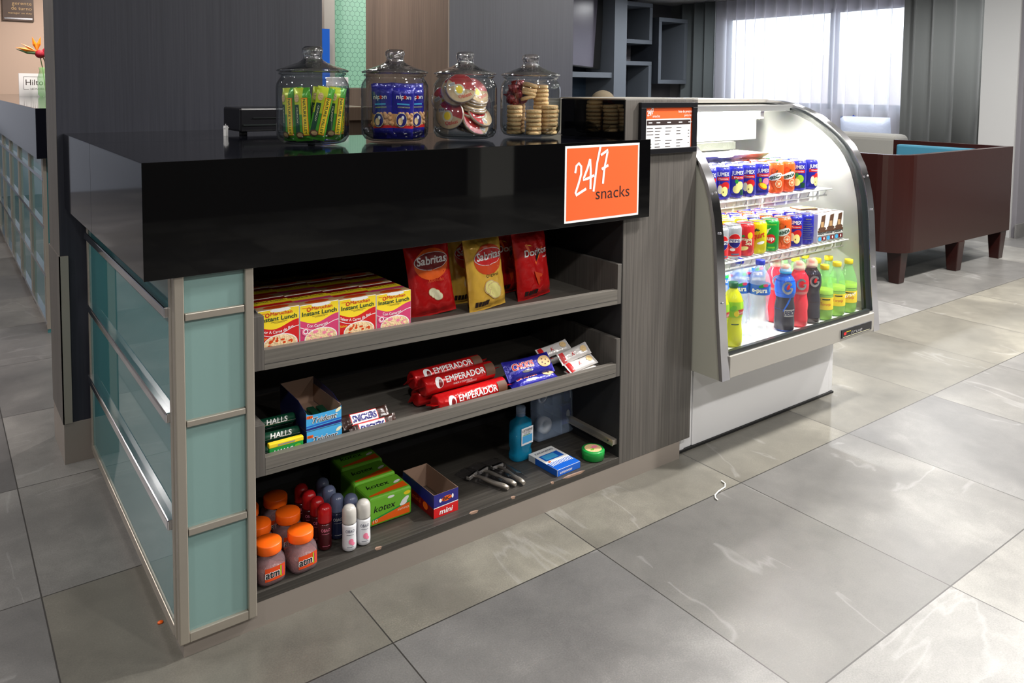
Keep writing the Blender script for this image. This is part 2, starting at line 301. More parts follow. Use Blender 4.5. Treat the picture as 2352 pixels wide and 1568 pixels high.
    def text(s, t, fn, u, v, h, mat, w=None, al='c', e=.0006, bold=0, shear=0, rot=0, curve=0):
        vs, fs, W_ = text_geo(t, 0, shear); k = h / .72; kx = (w / W_) if w else k
        x0 = {'c': -W_ * kx / 2, 'l': 0, 'r': -W_ * kx}[al]; d = max(0, bold) * h * 1.3
        for q, (ox, oy) in enumerate([(0, 0)] + ([(d, d), (-d, -d), (d, -d), (-d, d)] if d else [])):
            out = []
            for x, y in vs:
                X = x * kx + x0 + ox; Y = y * k + curve * X * X + oy
                out.append(fn(u + X * cos(rot) - Y * sin(rot), v + X * sin(rot) + Y * cos(rot), e + q * .00002))
            s.add(out, fs, mat)
        return s
    def build(s, name, parent=None, loc=(0, 0, 0), rz=0, bevel=0, seg=2, label=None, cat=None, group=None, kind=None, rot=None, solid=0, subsurf=0):
        me = bpy.data.meshes.new(name); me.from_pydata(s.v, [], s.f); keys = []
        for k in s.m:
            if k not in keys: keys.append(k); me.materials.append(MATS[k])
        for p, k, q in zip(me.polygons, s.m, s.sm): p.material_index = keys.index(k); p.use_smooth = q
        me.update(); o = bpy.data.objects.new(name, me); COL.objects.link(o); o.parent = parent
        o.location = loc; o.rotation_euler = rot if rot else (0, 0, rz)
        if bevel:
            b = o.modifiers.new('b', 'BEVEL'); b.width = bevel; b.segments = seg; b.limit_method = 'ANGLE'; b.angle_limit = radians(40)
        if solid: q = o.modifiers.new('s', 'SOLIDIFY'); q.thickness = solid
        if subsurf: q = o.modifiers.new('ss', 'SUBSURF'); q.levels = q.render_levels = subsurf
        for a, b in (('label', label), ('category', cat), ('group', group), ('kind', kind)):
            if b: o[a] = b
        return o
def thing(name, label, cat, loc=(0, 0, 0), rz=0, group=None, rot=None):
    o = bpy.data.objects.new(name, None); COL.objects.link(o); o.location = loc; o.rotation_euler = rot if rot else (0, 0, rz)
    o.empty_display_size = .05; o['label'] = label; o['category'] = cat
    if group: o['group'] = group
    return o
def dup(root, label, loc, rz=0, group=None, rot=None):
    r = root.copy(); COL.objects.link(r); r.location = loc; r.rotation_euler = rot if rot else (0, 0, rz); r['label'] = label
    if group: r['group'] = group
    elif 'group' in r: del r['group']
    for ch in list(root.children):
        c = ch.copy(); COL.objects.link(c); c.parent = r
        for g in list(ch.children):
            d = g.copy(); COL.objects.link(d); d.parent = c
    return r
def plane(o, U, V):
    o = Vector(o); U = Vector(U); V = Vector(V); N = U.cross(V).normalized()
    return lambda u, v, e: o + U * u + V * v + N * e
def front(x, y, z): return plane((x, y, z), (1, 0, 0), (0, 0, 1))      # faces -y
def topf(x, y, z): return plane((x, y, z), (1, 0, 0), (0, 1, 0))
def cyl(r, z0=0):
    return lambda u, v, e: Vector(((r + e) * sin(u / r), -(r + e) * cos(u / r), z0 + v))
def prof_surf(prof):   # surface of revolution, u = arc length at the radius, v = height
    def f(u, v, e):
        for (r0, z0), (r1, z1) in zip(prof, prof[1:]):
            if z0 <= v <= z1 and z1 > z0: r = r0 + (r1 - r0) * (v - z0) / (z1 - z0); break
        else: r = prof[-1][0]
        R = max(p[0] for p in prof); a = u / R
        return Vector(((r + e) * sin(a), -(r + e) * cos(a), v))
    return f

# ================================================================== ROOM
def st(name, mb, **k): return mb.build(name, kind='structure', **k)
X0, X1, Y0, Y1 = -4.5, 9.2, -5.5, 8.2
st('floor', MB().quad((X0 - .2, Y0 - .2, 0), (X1 + .4, Y0 - .2, 0), (X1 + .4, Y1 + .2, 0), (X0 - .2, Y1 + .2, 0), 'floor_tile'))
st('ceiling', MB().box(X0 - .2, X1 + .2, Y0 - .2, Y1 + .2, CEIL, CEIL + .1, 'ceiling'))
st('wall_front', MB().box(X0, X1, Y0 - .2, Y0, 0, CEIL, 'wall_dim'))
st('wall_left', MB().box(X0 - .2, X0, Y0, Y1, 0, CEIL, 'wall_cool'))
st('wall_column', MB().box(4.5, 4.95, Y0, -5.25, 0, CEIL, 'column_pale'))
# wall with the window (faces -x): opening y 2.95..5.75, z .93..2.25
w = MB(); WY0, WY1, WZ0, WZ1 = 2.85, 5.75, .94, 2.24
w.box(X1, X1 + .2, Y0, WY0, 0, CEIL, 'wall_grey'); w.box(X1, X1 + .2, WY1, Y1, 0, CEIL, 'wall_grey')
w.box(X1, X1 + .2, WY0, WY1, 0, WZ0, 'wall_grey'); w.box(X1, X1 + .2, WY0, WY1, WZ1, CEIL, 'wall_grey')
st('wall_right', w)
w = MB()
for a, b_, c, d in ((WY0, WY1, WZ0 - .0, WZ0 + .07), (WY0, WY1, WZ1 - .05, WZ1), (WY0, WY0 + .05, WZ0, WZ1), (WY1 - .05, WY1, WZ0, WZ1), (4.02, 4.12, WZ0, WZ1)):
    w.box(X1 + .05, X1 + .11, a, b_, c, d, 'window_frame')
wf = st('window_1', w); MB().box(X1 + .075, X1 + .081, WY0 + .05, WY1 - .05, WZ0 + .07, WZ1 - .05, 'glass_window').build('window_pane', wf)
# pier in front of the window wall, with skirting
st('wall_pier', MB().box(6.8, 9.2, 1.035, 1.3, 0, CEIL, 'wall_grey'))
st('wall_side', MB().box(8.9, 9.2, .4, 1.035, 0, CEIL, 'wall_mauve').box(6.83, 8.9, 1.0, 1.035, .0, CEIL, 'wall_mauve'))
st('baseboard_right', MB().box(6.8, 8.9, .985, 1.0, 0, .115, 'floor_tile'))
# far wall of the lounge and beige wall of the reception, its unseen cool stretch coloured for the counter's reflection
st('wall_back', MB().box(6.3, X1, 6.75, 6.95, 0, CEIL, 'wall_mauve'))
st('wall_reception', MB().box(.1, 3.4, 8.0, 8.2, 0, CEIL, 'wall_beige').box(X0, .1, 8.0, 8.2, 0, CEIL, 'wall_cool').box(3.4, 6.3, 8.0, 8.2, 0, CEIL, 'wall_dim'))
# wood clad partition behind the counter, with steel skirting
w = MB().box(-.016, .853, 1.091, 1.33, .13, CEIL, 'wood_panel')
wp = st('wall_partition', w)
MB().box(-.018, .857, 1.087, 1.334, 0, .13, 'plinth_metal').build('skirting', wp)
MB().box(-.020, .006, 1.085, 1.091, .13, .66, 'steel').box(-.020, -.0165, 1.085, 1.334, .13, .66, 'wood_grey').build('corner_guard', wp)
MB().box(-.0172, -.0161, 1.091, 1.33, .66, CEIL, 'wood_grey').build('end_panel', wp)
# second clad block, dark front; warm light on the flank is painted brown
w = MB().box(1.75, 2.556, 1.62, 2.5, 0, CEIL, 'wood_panel')
wb = st('wall_block', w); MB().box(1.742, 1.7495, 1.62, 2.5, 0, CEIL, 'wood_brown').build('warm_lit_flank', wb)
# glazed screen with hexagon pattern behind the reception
w = MB().box(2.02, 3.4, 3.55, 3.58, 1.18, CEIL, 'hex_glass')
hs = thing('patterned_screen', 'pale green screen with hexagon mesh pattern behind the snack jars', 'glass screen', (0, 0, 0))
w.build('pane', hs); MB().box(1.94, 2.02, 3.53, 3.6, 1.18, CEIL, 'steel_satin').box(1.94, 3.4, 3.53, 3.6, 1.09, 1.18, 'wood_brown').build('frame', hs)
MB().box(-.03, .03, -.015, .015, 0, .39, 'blue_mid').build('banner', None, (1.885, 3.4, 1.19), label='narrow blue panel hanging beside the hexagon patterned screen', cat='banner')
MB().box(-.06, .06, -.05, .05, 0, .06, 'white').rect(front(0, -.05, 0), -.05, .05, .01, .05, 'paper').build('white_box', None, (1.93, 3.3, 1.19), label='small white box at the foot of the hexagon patterned screen', cat='box', bevel=.003)
# staff side furniture
bc = thing('back_counter', 'brown staff worktop behind the snack jars', 'counter', (0, 0, 0))
MB().box(.95, 1.735, 2.35, 2.9, 1.0, 1.075, 'wood_brown').build('worktop', bc, bevel=.003)
MB().box(.95, 1.735, 2.4, 2.9, 0, 1.0, 'wood_brown').build('body', bc)
MB().box(.95, 3.0, 3.3, 3.5, 0, 1.175, 'wood_brown').build('upstand', bc)
k = MB(); random.seed(3)
for i in range(9): k.ball((random.uniform(-.08, .08), random.uniform(-.04, .04), .018 + .012 * (i % 3)), .035, 'cream', 10, .55)
k.build('napkin_heap', None, (1.46, 2.5, 1.075), label='crumpled pale heap lying on the brown staff worktop', cat='napkins')

# ------------------------------------------------------------------ lamps in the ceiling
proto = None
for i, (x, y, pw, c) in enumerate(DOWN):
    nm = 'warm' if c == WARM else 'white'
    if not proto:
        proto = thing('ceiling_downlight', 'round recessed white downlight in the ceiling', 'ceiling light', (x, y, CEIL), group='downlights in the ceiling')
        MB().lathe([(.075, 0), (.11, -.002), (.115, -.008), (.078, -.012), (.072, -.004)], 'white_plastic', 32, close=False).build('trim_ring', proto)
        MB().lathe([(.0001, -.003), (.074, -.003)], 'lamp_lens', 24, close=False).build('lens', proto); o = proto
    else: o = dup(proto, 'round recessed white downlight in the ceiling', (x, y, CEIL), group='downlights in the ceiling')
    ld = bpy.data.lights.new('downlight', 'AREA'); ld.shape = 'DISK'; ld.size = .14; ld.energy = pw * 1.5; ld.color = c; ld.spread = radians(175)
    lo = bpy.data.objects.new('lamp', ld); COL.objects.link(lo); lo.parent = o; lo.location = (0, 0, -.02)

# ================================================================== COUNTER
H, HB, YF = 1.04, .808, .018
slab = thing('counter_top', 'thick glossy black counter top carrying the four snack jars', 'counter top', (0, 0, 0))
MB().box(0, 1.333, .005, .6, HB, H, 'black_top').box(0, .62, .6, 1.0895, HB, H, 'black_top').build('slab', slab, bevel=.0015)
MB().box(-.0005, 1.4226, 0, .005, HB - .001, H + .0005, 'black_gloss').build('front_fascia', slab, bevel=.0008)
cab = thing('snack_cabinet', 'grey wood display cabinet with pull out trays and frosted glass end', 'cabinet', (0, 0, 0))
XO, XR = 1.333, 1.655
b = MB(); b.box(XO, XR, YF, .30, .058, 1.158, 'wood_grey').box(XO, XR, .30, .44, .058, 1.04, 'wood_grey'); b.build('pilaster', cab, bevel=.001)
MB().box(XO - .004, XO - .0003, YF + .003, .30, H + .001, 1.156, 'black_gloss').build('side_panel', cab, label='glossy black side panel')
MB().box(XO - .004, XR, YF, .31, 1.1585, 1.162, 'steel_satin').build('cap_strip', cab)
MB().box(.0667, 1.607, YF + .0005, .9, 0, .058, 'plinth_metal').build('plinth', cab)
b = MB(); b.box(.218, XO, YF, .46, .058, .080, 'wood_floor')
b.build('bottom_shelf', cab, bevel=.0008)
for x, w_ in ((.52, .02), (.80, .03), (.93, .015), (1.15, .09), (1.07, .012)):
    f = front(x, YF - .0002, .0785); chip = MB().add([f(-w_ / 2, .0019, 0), f(w_ / 2, .0019, 0), f(w_ / 3, -.004, 0), f(-w_ / 4, -.003, 0)], [(0, 3, 2, 1)], 'cardboard')
    g_ = topf(x, YF - .0002, .0804); chip.add([g_(-w_ / 2, 0, 0), g_(w_ / 2, 0, 0), g_(w_ / 3, .004, 0), g_(-w_ / 5, .006, 0)], [(0, 1, 2, 3)], 'cardboard')
    chip.build('chipped_edge', cab, label='bare chip in the front edge of the bottom shelf')
MB().box(.218, XO, .44, .46, .08, HB, 'wood_dark_in').box(.218, .2195, YF + .002, .44, .08, HB, 'wood_dark_in').box(XO - .0015, XO, YF + .002, .44, .08, HB, 'wood_dark_in').build('interior_lining', cab)
# pull out trays
def tray(zl, zr, hl, sl):      # lip bottom left/right, lip height, side height
    t = MB(); tilt = lambda x: zl + (zr - zl) * (x - .22) / 1.11
    def bx(x0, x1, y0, y1, d0, d1, m):
        vs = [(x, y, tilt(x) + d) for x in (x0, x1) for y in (y0, y1) for d in (d0, d1)]
        t.add(vs, [(0, 1, 3, 2), (4, 6, 7, 5), (0, 4, 5, 1), (2, 3, 7, 6), (0, 2, 6, 4), (1, 5, 7, 3)], m)
    bx(.222, XO - .004, YF + .018, .43, .0, .016, 'wood_shelf')
    t.build('pull_out_tray', cab, bevel=.0008); tr = SC.objects[-1] if False else COL.objects[-1]
    t = MB(); bx(.2441, XO - .0201, YF, YF + .018, 0, hl, 'wood_shelf'); bx(.245, XO - .02, YF - .0004, YF, .0125, .0135, 'wood_dark_in'); t.build('front_lip', tr, bevel=.0008)
    for x0, x1 in ((.222, .244), (XO - .020, XO - .004)):
        t = MB(); bx(x0, x1, YF, .43, .0, sl, 'wood_grey'); t.build('tray_side', tr, bevel=.0008)
    return lambda x: tilt(x) + .0165
FT1 = tray(.576, .552, .044, .12); FT2 = tray(.340, .332, .040, .115)
MB().box(XO - .018, XO - .0015, YF + .01, .35, .118, .134, 'steel').box(XO - .020, XO - .018, YF + .01, .35, .116, .120, 'steel').box(XO - .020, XO - .018, YF + .01, .35, .132, .136, 'steel').ball((XO - .019, YF + .03, .126), .003, 'black', 8).build('slide_rail', cab, label='bare metal drawer slide')
# frosted end: front frame with four panes, side frame of four long panes
XG = .0583
MB().box(XG + .006, .212, .03, .09, .03, HB, 'wood_dark_in').box(XG + .012, .2, .09, 1.0, .06, HB, 'wood_dark_in').build('end_carcass', cab)
RZ = [(.714, .729), (.493, .506), (.263, .278)]
def post(x0, x1, y0, y1, z0=.035, z1=HB): MB().box(x0, x1, y0, y1, z0, z1, 'steel').build('frame_post', cab, bevel=.0025)
post(.056, .0765, .0065, .026); post(.2, .219, .0065, .026); post(XG - .003, XG + .012, .032, .052); post(XG - .003, XG + .012, 1.055, 1.075)
MB().box(.062, .074, .026, .032, .04, HB, 'gasket').build('corner_joint', cab)
zs = [.055] + [v for p in RZ[::-1] for v in p] + [HB]
for z0, z1 in RZ: MB().box(.0775, .199, .0075, .022, z0, z1, 'steel').build('front_rail', cab, bevel=.0015)
MB().box(.0765, .2, .0075, .024, .035, .055, 'steel').build('front_rail', cab, bevel=.0015)
for i in range(0, 8, 2): MB().box(.076, .201, .016, .022, zs[i], zs[i + 1], 'aqua_glass').build('front_pane', cab)
for z0, z1 in RZ: MB().box(XG - .012, XG + .008, .052, 1.055, z0, z1 + .008, 'steel_bright').build('side_rail', cab, bevel=.003)
MB().box(XG - .003, XG + .01, .052, 1.055, .03, .055, 'steel').build('side_rail', cab, bevel=.002)
for i in range(0, 8, 2): MB().box(XG + .002, XG + .007, .052, 1.055, zs[i], zs[i + 1], 'aqua_mirror').build('side_pane', cab)

# ------------------------------------------------------------------ signs
s = MB(); f = front(1.228, -.0015, .925)
s.box(1.083, 1.373, -.0015, -.0003, .818, 1.032, 'sign_white'); s.rect(f, -.139, .139, -.1005, .1005, 'sign_orange', e=.0003, n=1)
def stroke(s, f, pts, w, mat, e=.0007):
    L, R = [], []
    for i, p in enumerate(pts):
        a = pts[max(0, i - 1)]; b = pts[min(len(pts) - 1, i + 1)]; dx, dy = b[0] - a[0], b[1] - a[1]; q = math.hypot(dx, dy) or 1
        L.append(f(p[0] - dy / q * w, p[1] + dx / q * w, e)); R.append(f(p[0] + dy / q * w, p[1] - dx / q * w, e))
    s.strip(L, R, mat, False)
def hand247(s, f, ox, oy, k, w, mat):
    for q_, pts in enumerate(([(0, .66), (.04, .86), (.13, .93), (.22, .84), (.22, .62), (.13, .36), (.02, .1), (.04, .04), (.42, .2)],
                [(.55, 1.03), (.46, .78), (.32, .5), (.3, .46), (.45, .48), (.72, .56)], [(.55, 1.03), (.58, .7), (.58, .18)],
                [(.94, 1.36), (.82, .9), (.7, .1)], [(.96, 1.12), (1.0, 1.14), (1.24, 1.26), (1.22, 1.2), (1.1, .7), (1.06, .3)], [(1.0, .72), (1.26, .82)])):
        stroke(s, f, [(ox + a * k, oy + b * k) for a, b in pts], w, mat, e=.0007 + .00008 * q_)
s.build('brand_sign', None, label='square orange snack sign stuck on the black counter front', cat='sign'); sg = COL.objects[-1]; sg.name = 'snack_sign'
s = MB(); hand247(s, f, -.108, -.035, .1, .0038, 'sign_white'); s.text('snacks', f, .106, -.048, .0345, 'dark_text', w=.135, al='r', bold=-.008); s.build('lettering', sg)
s = MB(); px0, px1, pz0, pz1 = 1.386, 1.640, .994, 1.150
for a in ((px0, px1, pz1 - .016, pz1), (px0, px1, pz0, pz0 + .016), (px0, px0 + .022, pz0 + .016, pz1 - .016), (px1 - .022, px1, pz0 + .016, pz1 - .016)): s.box(a[0], a[1], .0056, YF - .0005, a[2], a[3], 'black_satin')
pf = thing('price_list_frame', 'black framed orange and white price list on the wood pilaster', 'sign', (0, 0, 0)); s.build('frame', pf, bevel=.001)
s = MB(); f = front((px0 + px1) / 2 + .004, .011, (pz0 + pz1) / 2)
s.rect(f, -.108, .108, -.065, .064, 'sign_orange', e=0, n=1); s.rect(f, -.105, .097, -.064, .028, 'white', e=.0004, n=1); s.rect(f, -.102, .094, .009, .024, 'dark_text', e=.0007, n=1)
hand247(s, f, -.100, .036, .020, .0011, 'sign_white'); s.text('snacks', f, -.078, .033, .008, 'sign_white', w=.032, al='l', e=.0009)
s.text('lista de precios', f, .1, .046, .008, 'sign_white', w=.062, al='r', e=.0009); s.text('price list', f, .1, .034, .008, 'sign_white', w=.034, al='r', e=.0009)
random.seed(5)
for r_ in range(7):
    for c_, x in enumerate((-.102, -.066, -.02, .03, .084)):
        if random.random() < .85: s.rect(f, x, x + (random.uniform(.018, .03) if c_ < 4 else .006), .0 - .0095 * r_ - .001, .0 - .0095 * r_ + .001, 'dark_text', e=.0008, n=1)
for x in (-.095, -.06, -.012, .04, .085): s.rect(f, x, x + .016, .015, .018, 'white', e=.0009, n=1)
s.build('sheet', pf)

# ------------------------------------------------------------------ black machine on the counter, by the jars
dv = thing('black_device', 'low black electronic box standing behind the first snack jar', 'electronic device', (.555, .80, H))
MB().box(-.13, .13, -.08, .08, .012, .084, 'black_satin').build('casing', dv, bevel=.006)
MB().box(-.12, .12, -.083, -.08, .03, .034, 'gasket').box(-.09, .02, -.084, -.08, .052, .054, 'gasket').build('front_seam', dv)
for x in (-.11, .11): MB().lathe([(.012, 0), (.012, .012)], 'black', 12, (x, -.05, 0)).build('foot', dv)
cl = MB().box(-.004, .004, -.006, .006, 0, .03, 'white').box(-.006, .008, -.004, .004, .022, .026, 'white').lathe([(.003, .03), (.002, .036)], 'steel_bright', 10)
cl.build('white_clip', None, (.394, .755, H), rz=.3, label='tiny white clip standing at the corner of the black device', cat='clip')

# ================================================================== RECEPTION DESK (left)
rd = thing('reception_desk', 'long reception desk with black top and aqua glass panels', 'desk', (0, 0, 0))
MB().box(.06, .85, 2.45, 7.9, .85, 1.08, 'black_top').build('top', rd, bevel=.002)
MB().box(.12, .8, 2.6, 7.8, 0, .85, 'wood_dark_in').build('carcass', rd)
ys = [2.62 + i * .62 for i in range(9)]
for y in ys: MB().box(.098, .112, y - .035, y - .008, .02, .85, 'steel').box(.098, .112, y + .008, y + .035, .02, .85, 'steel').build('frame_post', rd)
for z in (.04, .27, .5, .73): MB().box(.096, .108, 2.6, 7.7, z, z + .018, 'steel_bright').build('rail', rd)
MB().box(.108, .113, 2.6, 7.75, .04, .85, 'aqua_mirror').build('glass_panel', rd)
MB().box(.1, .8, 2.598, 2.6, .0, .85, 'aqua_mirror').build('end_glass', rd)
sg = thing('tabletop_sign', 'white card with a framed name standing on the reception desk', 'sign', (.43, 6.3, 1.08), rz=.12)
s = MB().box(-.12, .12, -.004, .004, 0, .2, 'white'); f = front(0, -.0042, 0); s.build('card', sg)
s = MB(); s.text('Hilton', f, -.068, .098, .052, 'dark_text', w=.17, al='l'); s.text('HONORS', f, -.03, .056, .018, 'dark_text', w=.105, al='l')
for a in ((-.085, .105, .168, .171), (-.085, -.082, .062, .171), (-.085, -.045, .060, .063), (.102, .105, .062, .171)): s.rect(f, a[0], a[1], a[2], a[3], 'dark_text', n=1)
s.build('lettering', sg)
pq = thing('wall_plaque', 'brown plaque with lettering on the beige wall', 'sign', (.463, 7.99, 1.846)); pq.scale = (.75, 1, .75)
MB().box(-.19, .19, -.015, 0, 0, .45, 'plaque').build('plate', pq, bevel=.002)
s = MB(); f = front(0, -.0155, 0)
s.text('gerente', f, .165, .225, .05, 'cookie', w=.24, al='r'); s.text('de turno', f, .165, .155, .05, 'cookie', w=.25, al='r'); s.text('manager on duty', f, .168, .10, .026, 'cookie', w=.29, al='r'); s.rect(f, -.17, .17, .025, .045, 'steel_bright', n=1)
s.build('lettering', pq)
fv = thing('flower_vase', 'glass vase with an orange bird of paradise flower', 'vase of flowers', (.495, 6.1, 1.08))
MB().lathe([(.045, 0), (.06, .02), (.062, .16), (.045, .22), (.05, .25)], 'plastic_green', 24).build('vase', fv)
s = MB(); s.tube([(0, 0, .05), (-.02, 0, .25), (-.04, 0, .37)], .004, 'stem').tube([(.01, 0, .05), (.0, 0, .3), (-.02, 0, .36)], .004, 'stem').build('stem', fv)
s = MB(); s.ball((-.035, -.02, .365), .042, 'petal_red', 14, .9).ball((.02, -.02, .38), .045, 'petal_red', 14); s.build('red_bloom', fv)
s = MB()
for dx, dz, w_ in ((-.035, .125, .016), (.03, .13, .015), (-.16, .03, .016), (-.12, .065, .008)):
    a = Vector((-.06, -.03, .385)); t = a + Vector((dx, 0, dz)); pdir = Vector((dz, 0, -dx)).normalized(); mdl = (a + t) / 2
    s.add([a, mdl + pdir * w_, t, mdl - pdir * w_, mdl + Vector((0, -.012, 0))], [(0, 1, 4), (1, 2, 4), (2, 3, 4), (3, 0, 4)], 'petal_orange')
s.tube([(-.04, -.02, .37), (-.13, -.02, .375), (-.21, -.02, .40)], .01, 'leaf_green', rs=[.014, .012, .002]); s.build('bird_of_paradise_bloom', fv)

# ================================================================== REFRIGERATED DISPLAY
fr = thing('display_fridge', 'curved glass refrigerated merchandiser full of cans and bottles', 'display fridge', (0, 0, 0))
FX0, FX1, FZ0, ZT = 1.662, 2.60, .279, 1.150
C = [(-.10, FZ0), (-.089, .385), (-.078, .50), (-.069, .63), (-.062, .72), (-.053, .787), (-.040, .845), (-.022, .90), (.006, .953), (.03, .985), (.065, 1.02), (.11, 1.055), (.165, 1.09), (.225, 1.116), (.285, 1.134), (.345, 1.145), (.43, 1.15)]
def offc(c, d):
    out = []
    for i, p in enumerate(c):
        a = c[max(0, i - 1)]; b = c[min(len(c) - 1, i + 1)]; ty, tz = b[0] - a[0], b[1] - a[1]; q = math.hypot(ty, tz); out.append((p[0] + tz / q * d, p[1] - ty / q * d))
    return out
CI = offc(C, .012); CG = offc(C, .030)
YB = .80
for x0, x1 in ((FX0, FX0 + .022), (FX1 - .022, FX1)):
    p = CI + [(YB, ZT - .012), (YB, FZ0)]
    MB().prism(p, x0, x1, 'grey_side').build('side_panel', fr)
for x0, x1 in ((FX0 - .002, FX0 + .036), (FX1 - .040, FX1 + .002)):
    s = MB(); n = len(C)
    for a, b_, m in ((C, C, 'steel_bright'),): s.strip([(x0, *p) for p in C], [(x1, *p) for p in C], m)
    s.strip([(x0, *p) for p in CI], [(x0, *p) for p in C], 'steel_bright', False); s.strip([(x1, *p) for p in C], [(x1, *p) for p in CI], 'steel_bright', False)
    s.strip([(x1, *p) for p in CI], [(x0, *p) for p in CI], 'steel_bright')
    e = s.build('edge_trim', fr); 
    for k in (2, 4, 6): p = C[k]; MB().ball(((x0 + x1) / 2, p[0] - .001, p[1] + .02), .004, 'steel_bright', 10).build('screw', e)
s = MB(); a = FX1 - .040; b_ = FX1 - .062; s.strip([(a, *p) for p in CI], [(b_, *p) for p in CI], 'gasket'); s.strip([(b_, *p) for p in CI], [(b_, *p) for p in CG], 'gasket', False)
s.strip([(FX0 + .036, *p) for p in CI], [(FX0 + .040, *p) for p in CI], 'gasket'); s.box(FX0 + .036, b_, -.092, -.078, .352, .366, 'gasket'); s.build('gasket', fr)
s = MB(); g = [(y, z) for y, z in offc(C, .016) if z > .36]; g = [(-.0735, .362)] + g
s.strip([(FX0 + .036, *p) for p in g], [(FX1 - .042, *p) for p in g], 'glass_pane'); s.build('curved_glass', fr)
s = MB(); f = plane((2.425, -.0775, .43), (1, 0, 0), (0, 0, 1)); s.text('true', f, 0, .0, .016, 'etched', w=.075, shear=.4); s.build('glass_lettering', fr, kind=None)
bar = MB().box(FX0 + .036, FX1 - .040, -.099, -.06, FZ0 + .003, .352, 'steel_satin').build('front_bar', fr, bevel=.002)
bd = MB().box(2.33, 2.535, -.1035, -.099, .294, .324, 'black_satin').box(2.328, 2.537, -.1015, -.099, .292, .326, 'steel_bright').build('badge', bar)
s = MB(); f = front(2.43, -.1037, .309); s.text('true', f, .0, -.007, .014, 'steel_bright', w=.075, shear=.3, bold=.01); s.rect(f, -.09, .09, -.0125, -.011, 'cream', n=1); s.oval(f, -.078, 0, .009, .006, 'red'); s.rect(f, -.07, -.04, .004, .006, 'yellow', n=1); s.build('badge_lettering', bd)
MB().box(FX0 + .022, FX1 - .022, .40, YB, ZT - .014, ZT, 'steel_satin').box(FX0 + .022, FX1 - .022, YB - .01, YB, FZ0, ZT - .014, 'grey_side').box(FX0 + .022, FX1 - .022, -.06, YB - .01, FZ0, .30, 'grey_side').build('outer_body', fr)
# white liner
zd = .352
s = MB(); s.box(FX0 + .022, FX1 - .022, -.066, .56, .30, zd, 'white_liner'); s.box(FX0 + .022, FX1 - .022, .56, .58, .30, 1.12, 'white_liner')
lp = [p for p in CG if p[1] > zd] + [(.56, 1.12), (.56, zd)]
s.prism(lp, FX0 + .0225, FX0 + .034, 'white_liner').prism(lp, FX1 - .034, FX1 - .0225, 'white_liner')
s.box(FX0 + .034, FX1 - .034, .40, .56, 1.115, 1.125, 'white_liner').build('liner', fr)
s = MB(); s.box(1.72, 2.46, .37, .55, .985, 1.08, 'white_plastic'); s.build('evaporator_housing', fr, bevel=.004)
MB().box(1.73, 2.27, .33, .40, .955, .984, 'foil_grey').build('coil_cover', fr)
MB().prism([(.20, .948), (.36, .948), (.36, .93), (.24, .922)], 1.70, 2.31, 'white_plastic').build('drip_tray', fr)
MB().box(FX0 + .034, FX1 - .034, .27, .40, 1.106, 1.128, 'header_grey').build('lamp_header', fr)
s = MB(); s.tube([(1.72, .30, 1.092), (2.36, .30, 1.092)], .013, 'tube_light', 16); s.build('light_tube', fr, label='glowing fluorescent tube')
MB().box(2.36, 2.385, .285, .315, 1.075, 1.106, 'white_plastic').build('tube_holder', fr); MB().box(1.697, 1.72, .285, .315, 1.075, 1.115, 'white_plastic').build('tube_holder', fr)
s = MB(); s.tube([(1.75, -.055, .362), (2.2, -.055, .362)], .0001, 'white'); 
def wire_shelf(z, yf, x1):
    w_ = MB(); x0 = FX0 + .04; yb = .54; r_ = .0026
    w_.tube([(x0, yf, z), (x1, yf, z)], .003, 'white_plastic', 6); w_.tube([(x0, yb, z), (x1, yb, z)], .003, 'white_plastic', 6); w_.tube([(x0, yf + .01, z - .024), (x1 - .02, yf + .01, z - .024)], .003, 'white_plastic', 6); w_.tube([(x0, .28, z - .004), (x1, .28, z - .004)], .003, 'white_plastic', 6)
    n_ = 30
    for i in range(n_):
        x = x0 + .01 + (x1 - x0 - .02) * i / (n_ - 1); w_.tube([(x, yb, z), (x, yf, z), (x, yf + .01, z - .024)] if i % 2 == 0 else [(x, yb, z), (x, yf, z)], r_, 'white_plastic', 5)
    sh = w_.build('wire_shelf', fr)
    MB().tube([(x0 + .01, yf + .09, z - .030), (x1 - .12, yf + .09, z - .030)], .006, 'added_shelf_light', 10).build('added_shelf_tube', sh, label='added glowing tube under the wire shelf')  # tube added to brighten the goods below each shelf
    for xx in (x0 + .002, x1 - .006): MB().box(xx, xx + .004, yf + .05, yb + .02, z - .045, z - .005, 'white_plastic').build('bracket', sh)
    MB().box(x0 + .02, x1 - .01, yf + .055, yf + .06, z - .05, z - .006, 'white_plastic').build('price_rail', sh)
SZ1, SZ2 = .808, .618
wire_shelf(SZ1, .066, 2.52); wire_shelf(SZ2, .0, 2.535)
# white base
MB().box(1.70, 2.512, .045, YB - .02, .008, FZ0, 'white_enamel').box(1.66, 1.698, .047, YB - .03, .008, FZ0, 'white_enamel').box(2.514, 2.54, .047, YB - .03, .008, FZ0, 'white_enamel').build('white_base', fr, bevel=.002)
MB().box(1.61, 2.54, .04, YB - .05, 0, .008, 'black').box(1.608, 1.659, .045, .5, .008, .056, 'white_enamel').build('base_seal', fr)

